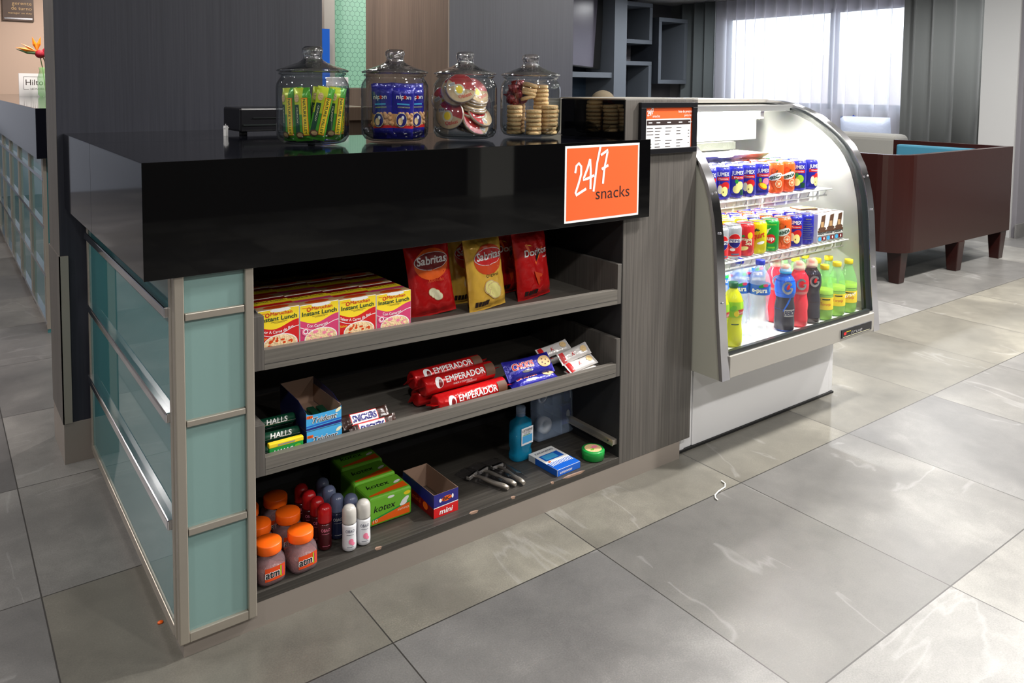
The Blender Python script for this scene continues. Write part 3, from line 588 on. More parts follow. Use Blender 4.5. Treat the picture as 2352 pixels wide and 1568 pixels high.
# ================================================================== LOUNGE
lv = thing('wooden_settee', 'dark mahogany settee seen from behind with teal inside', 'settee', (0, 0, 0))
def arc(cx, cy, r, a0, a1, n_=8): return [(cx + r * cos(a0 + (a1 - a0) * i / n_), cy + r * sin(a0 + (a1 - a0) * i / n_)) for i in range(n_ + 1)]
YS, XE, XL, ZB_, ZT_ = .72, 5.95, 4.40, .20, .80
outer = [(XL, 1.55)] + arc(XL + .16, YS + .16, .16, pi, 1.5 * pi) + [(XE, YS), (XE, 1.55)]
th = .04
inner = [(XL + th, 1.55)] + arc(XL + .16, YS + .16, .16 - th, pi, 1.5 * pi) + [(XE - th, YS + th), (XE - th, 1.55)]
s = MB(); n = len(outer); vs = [(x, y, ZB_) for x, y in outer] + [(x, y, ZT_) for x, y in outer] + [(x, y, ZT_) for x, y in inner] + [(x, y, ZB_) for x, y in inner]
for k in range(4):
    s.add(vs, [(k * n + i, k * n + i + 1, ((k + 1) % 4) * n + i + 1, ((k + 1) % 4) * n + i) for i in range(n - 1)], 'mahogany')
s.add(vs, [(0, n, 2 * n, 3 * n), (n - 1, 4 * n - 1, 3 * n - 1, 2 * n - 1)], 'mahogany'); s.build('shell', lv, bevel=.006)
in2 = [(XL + th + .05, 1.5), (XL + th + .05, YS + .1)] + [(XE - th - .05, YS + .1), (XE - th - .05, 1.5)]
s = MB()
s.box(XL + th, XL + th + .06, YS + .16, 1.5, .3, .77, 'teal_fabric').box(XL + .12, XE - th, YS + th, YS + .12, .3, .77, 'teal_fabric').box(XE - th - .06, XE - th, YS + .1, 1.5, .3, .77, 'teal_fabric').build('upholstery', lv, bevel=.015)
MB().box(XL + .1, XE - .1, YS + .12, 1.5, .22, .42, 'teal_fabric').build('seat', lv, bevel=.03)
for x, y in ((4.53, .80), (5.2, .76), (5.87, .77), (4.5, 1.46), (5.2, 1.46), (5.87, 1.46)):
    s = MB(); q = .045; w_ = .034
    vs = [(x + sx * w_, y + sy * w_ * (.9), 0) for sx, sy in ((-1, -1), (1, -1), (1, 1), (-1, 1))] + [(x + sx * q, y + sy * q, .2) for sx, sy in ((-1, -1), (1, -1), (1, 1), (-1, 1))]
    s.add(vs, [(0, 3, 2, 1), (4, 5, 6, 7), (0, 1, 5, 4), (1, 2, 6, 5), (2, 3, 7, 6), (3, 0, 4, 7)], 'mahogany').build('leg', lv, bevel=.004)
sf = thing('grey_sofa', 'light grey fabric sofa standing below the window', 'sofa', (0, 0, 0))
MB().box(7.5, 8.5, 2.3, 4.9, .0, .40, 'sofa_fabric').build('base', sf, bevel=.03, seg=3)
MB().box(7.45, 7.72, 2.3, 4.9, .1, .75, 'sofa_fabric').build('backrest', sf, bevel=.06, seg=4)
MB().box(7.72, 8.5, 2.3, 2.55, .1, .60, 'sofa_fabric').build('armrest', sf, bevel=.05, seg=4)
MB().box(7.75, 8.45, 2.56, 4.8, .40, .50, 'sofa_fabric').build('seat_cushion', sf, bevel=.04, seg=4)
def pillow(w_, h_, t_, mat, name, label, loc, rot, cat='cushion'):
    s = MB(); N = 14
    for sd in (-1, 1):
        vs = [((i / N - .5) * w_, sd * t_ * (max(0, 1 - (2 * i / N - 1) ** 4) * max(0, 1 - (2 * j / N - 1) ** 4)) ** .6, (j / N - .5) * h_) for i in range(N + 1) for j in range(N + 1)]
        s.add(vs, [(i * (N + 1) + j, (i + 1) * (N + 1) + j, (i + 1) * (N + 1) + j + 1, i * (N + 1) + j + 1) for i in range(N) for j in range(N)], mat, True)
    s.build(name, None, loc, rot=rot, label=label, cat=cat)
pillow(.52, .4, .09, 'pillow_pale', 'throw_cushion', 'pale blue shiny cushion leaning over the grey sofa back', (7.86, 2.84, .71), (.2, 0, -1.45))
pillow(.16, .14, .04, 'pillow_blue', 'small_cushion', 'small blue cushion tip showing behind the pale cushion', (8.0, 3.02, .82), (.2, .5, -1.35))
def curtain(name, y0, y1, x, mat, amp, wl, label, cat, z0=.03, z1=CEIL - .02, N=260, wob=0):
    s = MB(); top = []; bot = []; mid_ = []
    for i in range(N + 1):
        t = i / N; y = y0 + (y1 - y0) * t; ph = 2 * pi * (y - y0) / wl + .9 * sin(5.3 * t * (y1 - y0)) 
        q = abs(sin(ph / 2)) ** .8 * 2 - 1
        top.append((x + amp * q, y, z1)); mid_.append((x + amp * q * 1.1, y + amp * .15 * sin(ph), (z0 + z1) / 2)); bot.append((x + amp * q, y, z0))
    s.strip(top, bot, mat); return s.build(name, None, label=label, cat=cat, solid=(.003 if mat != 'sheer' else 0))
curtain('drape', 5.70, 6.42, 8.97, 'drape_dark', .05, .20, 'grey drape hanging at the far end of the window by the box shelves', 'curtain')
curtain('drape', 1.75, 3.02, 8.93, 'drape', .06, .22, 'grey drape hanging at the near end of the window by the pier', 'curtain')
curtain('sheer_curtain', 2.9, 5.85, 9.10, 'sheer', .05, .17, 'white sheer curtain glowing across the whole window', 'curtain', N=700)
# outside
MB().box(11.5, 11.7, .5, 9, -.2, 1.75, 'outside_wall').build('garden_wall', None, kind='structure')
MB().box(X1 + .3, 12, -1, 10, -.3, -.05, 'outside_dark').build('ground_outside', None, kind='structure')
for i, (y, h_) in enumerate(((4.35, .88), (3.78, .86), (3.42, .86), (3.02, .87))):
    s = MB(); s.prism(arc(0, h_ - .12, .11, 0, pi) + [(-.11, .45), (.11, .45)], -.02, .02, 'outside_dark', 'x'); s.prism([(-.15, .4), (.15, .4), (.15, .46), (-.15, .46)], 0, .4, 'outside_dark', 'x')
    for lx in (.02, .36):
        for ly in (-.12, .12): s.box(lx - .015, lx + .015, ly - .015, ly + .015, -.05, .4, 'outside_dark')
    s.build('garden_chair', None, (9.62, y, 0), label='dark rounded chair back seen through the sheer curtain', cat='chair', group='chair backs outside the window')
# wall unit and box shelves on the far wall
wu = thing('media_wall_unit', 'dark wall niche with shelf and side column beside the box shelves', 'wall unit', (0, 0, 0))
MB().box(7.17, 7.40, 5.95, 6.75, 0, CEIL, 'shelf_unit').build('side_column', wu)
MB().box(5.6, 7.17, 6.5, 6.74, 0, CEIL, 'unit_blue').build('back_panel', wu)
MB().box(5.6, 7.165, 5.98, 6.5, 1.33, 1.40, 'shelf_unit').build('shelf', wu)
tv = thing('wall_screen', 'large tilted screen in the dark wall niche', 'television', (6.88, 6.2, 1.46), rz=0, rot=(0, .07, 0))
MB().box(-.75, .25, -.02, .04, 0, 1.0, 'black').build('casing', tv, bevel=.004); MB().box(-.73, .12, -.024, -.02, .02, .98, 'screen').build('display', tv)  # grey base colour of the display stands for a reflection on it
fs_ = thing('furry_stool', 'tall stool whose brown furry round top peeks over the cabinet edge', 'stool', (6.75, 5.72, 0))
MB().ball((0, 0, 1.02), .16, 'hair_tan', 20, .9).build('furry_seat', fs_)
for k_ in range(4): MB().tube([(.06 * cos(k_ * pi / 2 + .8), .06 * sin(k_ * pi / 2 + .8), .92), (.17 * cos(k_ * pi / 2 + .8), .17 * sin(k_ * pi / 2 + .8), 0)], .013, 'mahogany', 8).build('leg', fs_)
def cube(x0, x1, z0, z1, d, label, fw_=.06, lit=False):
    y1 = 6.748; y0 = y1 - d; s = MB(); o = thing('box_shelf', label, 'wall shelf', ((x0 + x1) / 2, y1, z0), group=None)
    cx = (x0 + x1) / 2; w_ = (x1 - x0) / 2; h_ = z1 - z0
    for a in ((-w_, w_, 0, fw_), (-w_, w_, h_ - fw_, h_), (-w_, -w_ + fw_, fw_, h_ - fw_), (w_ - fw_, w_, fw_, h_ - fw_)): s.box(a[0], a[1], -d, 0, a[2], a[3], 'shelf_unit')
    s.build('frame', o, bevel=.004); MB().box(-w_ + fw_, w_ - fw_, -.03, -.005, fw_, h_ - fw_, 'shelf_dark').build('back', o)
    MB().box(-w_ - .004, -w_ - .001, -d, 0, 0, h_, 'shelf_dark').build('side', o)
cube(7.62, 8.28, 1.83, 2.42, .45, 'upper grey box shelf beside the column'); cube(7.62, 8.28, .98, 1.58, .45, 'lower grey box shelf under the upper one'); cube(8.31, 8.93, 1.26, 2.22, .55, 'tall grey box shelf next to the drape')

# bits on the floor
s = MB(); s.tube([(1.597, -.154, .003), (1.592, -.172, .003), (1.575, -.184, .003), (1.539, -.189, .003), (1.512, -.197, .003), (1.499, -.209, .003), (1.497, -.219, .003)], .002, 'thread_white', 6); s.build('loose_thread', None, label='short white thread lying on the floor tiles by the fridge', cat='thread')
MB().lathe([(.0055, 0), (.005, .003), (.001, .004)], 'orange', 12, sxy=(1.2, 1)).build('orange_crumb', None, (.052, .158, 0), label='tiny orange crumb on the floor left of the cabinet', cat='crumb')

# ================================================================== GOODS
# ---- glass snack jars
def make_jar(loc, label):
    j = thing('glass_snack_jar', label, 'jar', loc, group=None)
    p = [(.0001, .004), (.070, .004), (.082, .008), (.0905, .020), (.0925, .035), (.0925, .145), (.0905, .157), (.084, .168), (.080, .173), (.080, .178), (.085, .180), (.085, .184), (.078, .185)]
    s = MB().lathe(p, 'glass_jar', 56, close=False).lathe([(.0001, .009), (.068, .009), (.085, .022), (.0885, .035)], 'glass_jar', 48, close=False); s.build('jar_body', j)
    s = MB().lathe([(.070, .1855), (.088, .1865), (.0915, .189), (.090, .1915), (.074, .197), (.052, .205), (.036, .211), (.027, .217), (.023, .223), (.0235, .229), (.0265, .238), (.026, .246), (.020, .2515), (.001, .253)], 'glass_lid', 48, close=False)
    s.lathe([(.001, .248), (.016, .246), (.020, .240), (.018, .226), (.022, .214), (.040, .203), (.062, .196), (.070, .1855)], 'glass_lid', 48, close=False).build('lid', j)
    return j
JX = [(.475, .29), (.715, .29), (.933, .268), (1.177, .27)]
JL = ['big glass lidded jar filled with green granola bars', 'big glass lidded jar filled with purple blue nut bags', 'big glass lidded jar filled with red wrapped wafer discs', 'big glass lidded jar filled with round cookies and red sweets']
for (x, y), l_ in zip(JX, JL): make_jar((x, y, H + .0008), l_)
JZ = H + .0105
def sheet_bag(w_, h_, t_, fn_mat, N=16, M=20, crimp=.06, name='wrapper', parent=None, tone=0, wav=.0):
    """pillow bag standing on its end: front and back sheets, crimped ends; returns surface fn of its front"""
    def th(u, v):
        a = max(0, 1 - abs(2 * u) ** 3.2); e = min(1, max(0, (.5 - abs(v - .5)) / .16)); c = (.5 - abs(v - .5)) < crimp
        return 0.0005 if c else t_ / 2 * (a ** .55) * (e ** .6)
    def P(u, v, sd, e=0):
        pinch = 1 - .07 * sin(pi * v); q = th(u, v) + wav * .5 * sin(23 * u + 9 * v) * sin(17 * v + 4 * u) * max(0, 1 - abs(2 * u) ** 2)
        return Vector((u * w_ * pinch, -sd * (max(q, .0004) + e), v * h_))
    s = MB()
    for sd in (1, -1):
        vs = [P(i / N - .5, j / M, sd) for i in range(N + 1) for j in range(M + 1)]
        for i in range(N):
            for j in range(M):
                k = i * (M + 1) + j; q = (k, k + M + 1, k + M + 2, k + 1)
                s.add([], [], 'x'); s.f.append(q if sd == 1 else q[::-1]) if sd == 1 else s.f.append(tuple(a + (N + 1) * (M + 1) for a in q[::-1]))
                s.m.append(fn_mat((i + .5) / N - .5, (j + .5) / M, sd)); s.sm.append(True)
        s.v += [tuple(p) for p in vs]
    # small zig-zag at both ends is left to the crimp; label surface in metres
    fn = lambda u, v, e: P(max(-.5, min(.5, u / w_)), min(1, max(0, v / h_)), 1, e + .0004)
    return s, fn
# granola bars
def granola(label, loc, rot):
    o = thing('granola_bar', label, 'snack bar', loc, rot=rot, group='granola bars in the first jar')
    s, f = sheet_bag(.044, .134, .022, lambda u, v, sd: 'foil_lime' if (v > .5 and u < .1 and sd > 0) else 'foil_green', crimp=.05); s.build('wrapper', o)
    s = MB(); s.rect(f, -.0185, -.006, .02, .092, 'green_dark', n=3, nv=8); s.rect(f, .002, .0175, .014, .108, 'orange', n=3, nv=8, e=.0002); s.rect(f, .0032, .0163, .0155, .1065, 'yellow', n=3, nv=8, e=.0004)
    s.text('NATURE VALLEY', f, .0065, .105, .0072, 'green_dark', w=.088, al='l', rot=-pi / 2, e=.0008, bold=.01); s.text('CRUNCHY', f, -.0135, .085, .0045, 'cream', w=.04, al='l', rot=-pi / 2, e=.0008)
    s.oval(f, -.008, .016, .011, .008, 'choc', e=.0007); s.oval(f, -.007, .016, .008, .005, 'tan', e=.001); s.oval(f, -.011, .108, .007, .010, 'cookie', e=.0007); s.build('label', o); return o
random.seed(11)
g0 = None; gx, gy = JX[0]
GB = [(-.066, -.008, -.04, -.7, 'far left'), (-.046, -.044, -.06, -.35, 'front left'), (-.004, -.062, .22, .1, 'front middle leaning right'), (.040, -.050, .13, .25, 'front right'), (.066, -.012, .05, .9, 'far right by the glass'),
      (-.026, -.012, .02, -1.0, 'middle row left'), (.018, -.018, .2, .5, 'middle row right'), (-.03, .035, -.1, .6, 'back row left'), (.03, .038, .15, -.2, 'back row right')]
for dx, dy, lean, yaw_, w_ in GB:
    lab = 'green granola bar standing in the first jar, ' + w_; lc = (gx + dx - .075 * sin(lean) , gy + dy, JZ + .0275 * abs(sin(lean)) + .001); rr_ = (-.02 if dy < -.04 else .0, lean, yaw_ - .45)
    if not g0: g0 = granola(lab, lc, rr_)
    else: dup(g0, lab, lc, group='granola bars in the first jar', rot=rr_)
# nut bags
def nutbag(label, loc, rot):
    o = thing('nut_bag', label, 'snack bag', loc, rot=rot, group='nut bags in the second jar')
    s, f = sheet_bag(.072, .150, .038, lambda u, v, sd: 'foil_blue' if (v > .47 or v < .2) else ('peanut' if v > .24 else 'red'), wav=.002); s.build('wrapper', o)
    s = MB(); s.oval(f, -.004, .052, .016, .019, 'cream', e=.006); s.oval(f, -.004, .052, .0148, .0178, 'blue_deep', e=.0065); s.oval(f, -.007, .048, .007, .010, 'wafer', e=.007); s.oval(f, -.001, .058, .004, .005, 'white', e=.007)
    s.text('nipon', f, 0, .108, .012, 'white', w=.042, e=.0012, bold=.02); s.oval(f, .003, .1125, .0045, .005, 'red', e=.0016); s.rect(f, -.018, .018, .092, .096, 'blue_sky', n=4, e=.001); s.rect(f, -.016, .020, .084, .088, 'foil_silver', n=4, e=.001); s.build('label', o)
    s = MB(); rn = random.Random(2)
    for i in range(26):
        u = rn.uniform(-.028, .028); v = rn.uniform(.038, .068); p = f(u, v, -.003); s.ball(p, .0065, 'peanut', 8)
        p2 = (p[0], -p[1], p[2]); s.ball(p2, .0065, 'peanut', 8)
    s.build('nuts', o, kind='stuff'); return o
n0 = None; gx, gy = JX[1]
for dx, dy, lean, yaw_, w_ in [(-.046, -.030, -.05, -1.0, 'at the left glass'), (-.014, -.052, .06, -.30, 'front and middle'), (.038, -.036, -.03, .05, 'front right'), (-.02, .035, .0, .3, 'behind the front ones'), (.046, .030, .0, .8, 'at the back right')]:
    lab = 'purple blue nut bag in the second jar, ' + w_; lc = (gx + dx, gy + dy, JZ); rr_ = (0, lean, yaw_)
    if not n0: n0 = nutbag(lab, lc, rr_)
    else: dup(n0, lab, lc, group='nut bags in the second jar', rot=rr_)
# wafer discs
def wafer(label, loc, rot):
    o = thing('wafer_disc_pack', label, 'wafer snack', loc, rot=rot, group='wafer packs in the third jar')
    MB().lathe([(.001, -.0045), (.040, -.0045), (.0425, -.003), (.0425, .003), (.040, .0045), (.001, .0045)], 'wafer', 40, close=False, mats=['wafer', 'foil_white', 'wafer', 'foil_white', 'wafer']).build('wafers', o)
    s = MB(); f = topf(0, 0, .0048); s.oval(f, 0, 0, .041, .041, 'wafer', e=0, seg=32); s.oval(f, 0, 0, .041, .041, 'red', a0=-.5, a1=2.2, e=.0003, seg=32); s.oval(f, -.006, -.004, .016, .018, 'cream', e=.0006); s.oval(f, -.006, -.003, .010, .012, 'yellow', e=.0009)
    s.rect(f, -.03, -.012, .012, .022, 'white', e=.0009, n=1)
    for i in range(7): s.rect(f, -.029 + i * .0024, -.0278 + i * .0024, .013, .021, 'black', e=.0012, n=1)
    s.text('Obleas', f, .004, -.03, .011, 'red', w=.038, e=.0012, curve=6); s.build('label', o); 
    MB().lathe([(.001, .0056), (.042, .0056), (.045, .0), (.042, -.0056), (.001, -.0056)], 'wrap_clear', 32, close=False).build('clear_wrap', o); return o
w0 = None; gx, gy = JX[2]; i = 0
WD = [(.03, .018, .008, .25, .2, 2.4), (.032, .012, .020, .35, .1, 2.6), (.018, -.004, .034, .3, .35, 2.8), (.02, -.006, .046, .4, -.1, 3.2), (.014, -.010, .058, .45, .05, 3.4), (.02, -.006, .070, .35, .2, .6), (.018, -.008, .081, .5, .1, .7),
      (.024, -.004, .092, .45, .15, .5), (.026, -.01, .104, .62, .1, .45), (.026, -.016, .118, 1.0, .2, .4), (.03, -.03, .05, .9, .3, 2.2), (.012, -.036, .028, 1.0, .1, 2.7),
      (-.040, -.036, .125, 1.25, -.5, .3), (-.044, -.018, .118, 1.35, -.6, .3), (-.052, .0, .05, 1.45, -1.2, .2), (-.045, .03, .09, 1.3, -.5, .6), (-.02, .045, .06, 1.4, .2, .3), (.02, .05, .06, 1.4, 0, .6)]
for dx, dy, dz, tx_, ty_, sp in WD:
    i += 1; m_ = Matrix.Rotation(ty_ * .8, 4, 'Z') @ Matrix.Rotation(tx_, 4, 'X') @ Matrix.Rotation(sp, 4, 'Z'); e = m_.to_euler()
    lab = ['red and cream wafer disc pack lying flat in the pile of the third jar', 'red and cream wafer disc pack standing on edge in the third jar'][tx_ > .8]
    lc = (gx + dx, gy + dy, JZ + dz + .012)
    if not w0: w0 = wafer(lab, lc, e)
    else: dup(w0, lab, lc, group='flat lying wafer packs of the third jar' if tx_ <= .8 else 'wafer packs on edge in the third jar', rot=e)
w0['group'] = 'flat lying wafer packs of the third jar'
# cookies
gx, gy = JX[3]; c0 = None; random.seed(4); k = 0
for dx, dy, z0, n_, where, tl in [(-.034, -.058, 0, 6, 'front left column', 0), (.022, -.062, 0, 7, 'front right column', 0), (.062, -.024, 0, 7, 'right hand column', 0), (-.064, -.004, 0, 7, 'left hand column', 0), (.036, -.006, .0, 12, 'tall column behind the front right one', 0), (-.012, -.004, .104, 4, 'leaning column on top', .22), (-.01, .05, 0, 8, 'back column', 0)]:
    for q in range(n_):
        off_ = tl * q * .3; r_ = .0235
        lab = 'round pale cookie in the %s of the fourth jar' % where; lc = (gx + dx + random.uniform(-.0015, .0015) + off_ * .03, gy + dy + random.uniform(-.0015, .0015), JZ + .0062 + z0 + q * .0125)
        rr_ = (tl * .5, tl, random.uniform(0, 6))
        if not c0:
            c0 = MB().lathe([(.001, -.006), (.0205, -.006), (.0235, -.0035), (.0238, .003), (.0215, .006), (.001, .006)], 'cookie', 24, close=False, mats=['cookie', 'cookie', 'cookie', 'cookie_shade', 'cookie']).build('round_cookie', None, lc, rot=rr_, label=lab, cat='cookie', group='cookies of the ' + where)
        else:
            c = c0.copy(); COL.objects.link(c); c.location = lc; c.rotation_euler = rr_; c['label'] = lab; c['group'] = 'cookies of the ' + where
c0 = None
for i in range(9):
    a = i * 2.4; lab = 'dark red wrapped sweet at the back of the fourth jar'
    lc = (gx - .032 + .022 * sin(a), gy + .028 + .014 * cos(a), JZ + .105 + .016 * (i // 3))
    if not c0:
        s = MB().ball((0, 0, 0), .017, 'candy_red', 10, .8)
        for sg_ in (-1, 1): s.prism([(sg_ * .014, -.004), (sg_ * .014, .004), (sg_ * .028, .011), (sg_ * .028, -.011)], -.001, .001, 'candy_red', 'y')
        c0 = s.build('wrapped_sweet', None, lc, rz=a, label=lab, cat='sweet', group='red sweets of the fourth jar')
    else: c = c0.copy(); COL.objects.link(c); c.location = lc; c.rotation_euler = (a, .3 * i, a)

# ---- noodle cup boxes, top tray (3 deep, 4 wide)
def noodle(kind, label, loc, group):
    c1, c2, nm = {'red': ('red', 'orange_deep', 'Sabor A Carne de Res'), 'pink': ('magenta', 'pink', 'Con Camaron')}[kind]
    w_, h_, d_ = .0955, .107, .095
    o = thing('noodle_cup_box', label, 'noodle box', loc, group=group)
    MB().box(-w_ / 2, w_ / 2, 0, d_, 0, h_, 'white').build('carton', o, bevel=.0012)
    s = MB(); f = front(0, -.0002, 0); wv = lambda u: .070 - .008 * cos((u / w_ + .12) * 2 * pi * .82)
    s.band(f, -w_ / 2 + .001, w_ / 2 - .001, lambda u: .001, wv, c1, e=.0001); s.band(f, -w_ / 2 + .001, w_ / 2 - .001, wv, lambda u: h_ - .001, 'yellow_pale' if 0 else 'yellow', e=.0001)
    s.band(f, -w_ / 2 + .001, w_ / 2 - .001, lambda u: wv(u) - .0165, lambda u: wv(u) - .0150, 'white', e=.0004)
    s.oval(f, .003, .027, .040, .023, 'white', e=.0005, seg=28); s.oval(f, .003, .027, .038, .021, 'noodle', e=.0006, seg=28); rn = random.Random(8 if kind == 'red' else 5)
    for _ in range(14): s.oval(f, .004 + rn.uniform(-.028, .028), .031 + rn.uniform(-.013, .012), rn.uniform(.002, .006), rn.uniform(.0015, .004), c2 if kind == 'pink' else 'orange_deep', e=.0007, seg=8, rings=1)
    if kind == 'pink': s.oval(f, -.034, .046, .009, .009, 'pink', e=.0009, r0=.45, a0=.4, a1=5.4); s.oval(f, -.034, .046, .006, .006, 'white', e=.001, r0=.6)
    else: s.text('Sabor', f, -.037, .0415, .006, 'yellow', w=.018, e=.0007)
    s.text('Maruchan', f, .006, .0935, .0075, 'red', w=.05, e=.0007, bold=.015); s.text('Instant Lunch', f, .0, .0815, .0098, 'green_dark', w=.084, e=.0007, bold=.02)
    s.oval(f, -.026, .0955, .005, .005, 'red', e=.0006, r0=.6); s.rect(f, -.042, -.03, .099, .1005, 'orange', n=1); s.rect(f, -.018, .020, .0775, .0783, 'dark_text', n=1); s.rect(f, -.012, .014, .0752, .0759, 'dark_text', n=1)
    s.text(nm, f, -.006, .0525, .0068, 'white', w=.078 if kind == 'red' else .05, e=.0008, bold=.01, curve=5.5)
    f2 = topf(0, d_ / 2, h_ + .0001); s.rect(f2, -w_ / 2 + .001, w_ / 2 - .001, -d_ / 2 + .001, -d_ / 2 + .03, 'cookie_shade', e=.0001, n=1); s.rect(f2, -w_ / 2 + .001, w_ / 2 - .001, -d_ / 2 + .03, -.002, c1, e=.0001, n=1); s.rect(f2, -w_ / 2 + .001, w_ / 2 - .001, -.002, .026, 'yellow', e=.0001, n=1); s.rect(f2, -w_ / 2 + .001, w_ / 2 - .001, .026, d_ / 2 - .001, 'red_dark', e=.0001, n=1)
    s.oval(f2, 0, -.032, .030, .011, 'orange_deep', e=.0003, seg=20); s.text('Instant Lunch', f2, 0, .014, .010, 'green_dark', w=.08, e=.0006); s.oval(f, .004, .1035, .024, .004, 'white', e=.0004)
    s.build('printed_panel', o); return o
pr_ = {}
for row in range(3):
    for k in range(4):
        x = .2865 + .0965 * k; kind = 'red' if k in (0, 2) else 'pink'; nth = ('leftmost', 'second from the left', 'third from the left', 'rightmost')[k]; rown = ('front row', 'middle row', 'back row')[row]
        lab = 'yellow and %s instant noodle box, %s in the %s' % (kind, nth, rown); lc = (x, .043 + .0965 * row, FT1(x) + .0006); gp = 'noodle boxes in the ' + rown
        if kind not in pr_: pr_[kind] = noodle(kind, lab, lc, gp)
        else: dup(pr_[kind], lab, lc, group=gp)
# ---- crisp bags
def crisps(kind, label, loc, rot):
    o = thing('crisp_bag', label, 'crisp bag', loc, rot=rot); w_, h_ = .135, .205
    fm = {'red': 'foil_red', 'yellow': 'foil_yellow', 'nacho': 'foil_red'}[kind]
    s, f = sheet_bag(w_, h_, .05, lambda u, v, sd: fm, N=20, M=28, crimp=.045, wav=.007); s.build('bag', o)
    s = MB()
    if kind == 'nacho':
        for pts in ([(-.038, .168), (.0, .105), (.030, .150)],): stroke(s, f, pts, .0035, 'orange', e=.0012)
        s.add([f(-.040, .168, .001), f(-.012, .158, .001), f(-.020, .163, .001)], [(0, 1, 2)], 'yellow'); s.add([f(-.005, .128, .0011), f(.018, .140, .0011), f(.0, .112, .0011)], [(0, 1, 2)], 'black')
        s.text('Doritos', f, 0, .132, .020, 'white', w=.092, e=.002, bold=.02); s.text('nacho', f, .038, .118, .007, 'white', w=.022, e=.0015)
        for i in range(4): s.rect(f, -.052 + i * .0125, -.042 + i * .0125, .018, .032, 'dark_text', e=.0012, n=2)
        s.add([f(-.015, .085, .0012), f(.02, .07, .0012), f(.0, .04, .0012)], [(0, 1, 2)], 'orange_deep')
    else:
        a = 'orange' if kind == 'red' else 'foil_yellow'
        s.oval(f, 0, .140, .052, .042, 'orange' if kind == 'red' else 'orange_deep', e=.0008, seg=30, rings=5); s.oval(f, 0, .148, .052, .024, 'white', e=.0013, seg=30, rings=5); s.oval(f, 0, .148, .050, .0225, 'red_dark' if kind == 'red' else 'red', e=.0018, seg=30, rings=5)
        s.text('Sabritas', f, 0, .141, .022, 'white', w=.09, e=.0026, bold=.02, shear=.12)
        s.text('Adobadas' if kind == 'red' else 'Original', f, .006, .092, .009, 'sign_orange' if kind == 'red' else 'dark_text', w=.05, e=.0015)
        for dx, dz, r_ in (((.0, .06, .013), (-.008, .066, .012), (.008, .052, .012)) if kind == 'red' else ((-.006, .064, .022), (.006, .056, .023), (.014, .048, .022))):
            s.oval(f, dx, dz, r_ * 1.1, r_ * .9, 'cookie', e=.0014 + .0003 * dx * 100 + .0006); s.oval(f, dx, dz, r_ * .95, r_ * .78, 'yellow_pale' if kind == 'yellow' else 'cream', e=.0018 + .0003 * dx * 100 + .0006)
        for i in range(5 if kind == 'yellow' else 0): s.rect(f, -.056 + i * .0095, -.048 + i * .0095, .016, .030, 'dark_text', e=.0012, n=2)
    s.build('printed_art', o); return o
def tilt_to(x): return FT1(x) + .001
crisps('red', 'red crisp bag with white lettering nearest the noodle boxes', (.757, .150, tilt_to(.77)), (-.10, -.09, -.10))
cy_ = crisps('yellow', 'yellow crisp bag standing in front of another yellow one', (.917, .125, tilt_to(.92)), (-.10, -.06, .12))
dup(cy_, 'yellow crisp bag mostly hidden behind the front yellow one', (.912, .205, tilt_to(.9)), rot=(-.06, -.05, -.12))
cr_ = crisps('nacho', 'red tortilla chip bag at the right end of the top tray', (1.103, .150, tilt_to(1.1)), (-.08, -.08, .12))
dup(cr_, 'darker red tortilla chip bag behind, between yellow and red bags', (1.065, .235, tilt_to(1.06)), rot=(-.04, -.03, .05))

# ---- second tray
def roll_pack(name, label, cat, loc, rot, L, r_, body, deco, group=None, seg=20, ends=True):
    """cylindrical pack lying along x"""
    o = thing(name, label, cat, loc, rot=rot, group=group)
    s = MB(); T = Matrix.Rotation(pi / 2, 4, 'Y'); s.lathe([(r_ * .8, -L / 2), (r_, -L / 2 + .004), (r_, L / 2 - .004), (r_ * .8, L / 2)], body, seg, T=T)
    if ends:
        for sg_ in (-1, 1): s.prism([(-r_ * .7, -.001), (r_ * .7, -.001), (r_ * .95, .001), (-r_ * .95, .001)], sg_ * L / 2 * .98, sg_ * (L / 2 + .014), body, 'x')
    s.build('wrapper', o); f = lambda u, v, e: Vector((u, -(r_ + e) * cos(v / r_), (r_ + e) * sin(v / r_)))
    s = MB(); deco(s, f); s.build('label', o); return o
def d_halls(s, f): s.rect(f, -.044, .044, -.001, .0, 'foil_silver', n=2); s.text('HALLS', f, 0, .0, .0115, 'white', w=.05, shear=.2, bold=.02); s.rect(f, -.044, -.02, -.008, -.0075, 'foil_silver', n=1)
hz = FT2(.3)
h0 = roll_pack('lozenge_roll', 'dark green lozenge roll on top of the green and yellow pack', 'lozenges', (.298, .075, hz + .041), (0, 0, -.05), .09, .0115, 'green_dark', d_halls, ends=False)
for k, (x, y, z, w_) in enumerate([(.298, .100, .0635, 'second of the roll pile, behind the front one'), (.298, .072, .0125, 'lowest, showing just above the lip'), (.300, .124, .041, 'in the dim back of the pile'), (.300, .1, .0125, 'at the bottom of the pile, almost hidden')]):
    dup(h0, 'dark green lozenge roll, ' + w_, (x, y, hz + z), rot=(-.15 * k, 0, -.03))
o = thing('lozenge_pack', 'bright green lozenge pack with yellow strip behind the tray lip', 'lozenges', (.300, .044, hz + .0008))
MB().box(-.040, .040, -.006, .006, 0, .040, 'green').box(-.0405, .0405, -.0065, .0065, .030, .0405, 'yellow').build('carton', o, bevel=.002)
s = MB(); f = front(0, -.0067, 0); s.text('HALLS', f, -.008, .014, .011, 'white', w=.045, shear=.2, bold=.02); s.rect(f, -.02, .02, .0335, .0365, 'foil_silver', n=2); s.oval(f, .026, .022, .008, .005, 'green_light'); s.build('label', o)
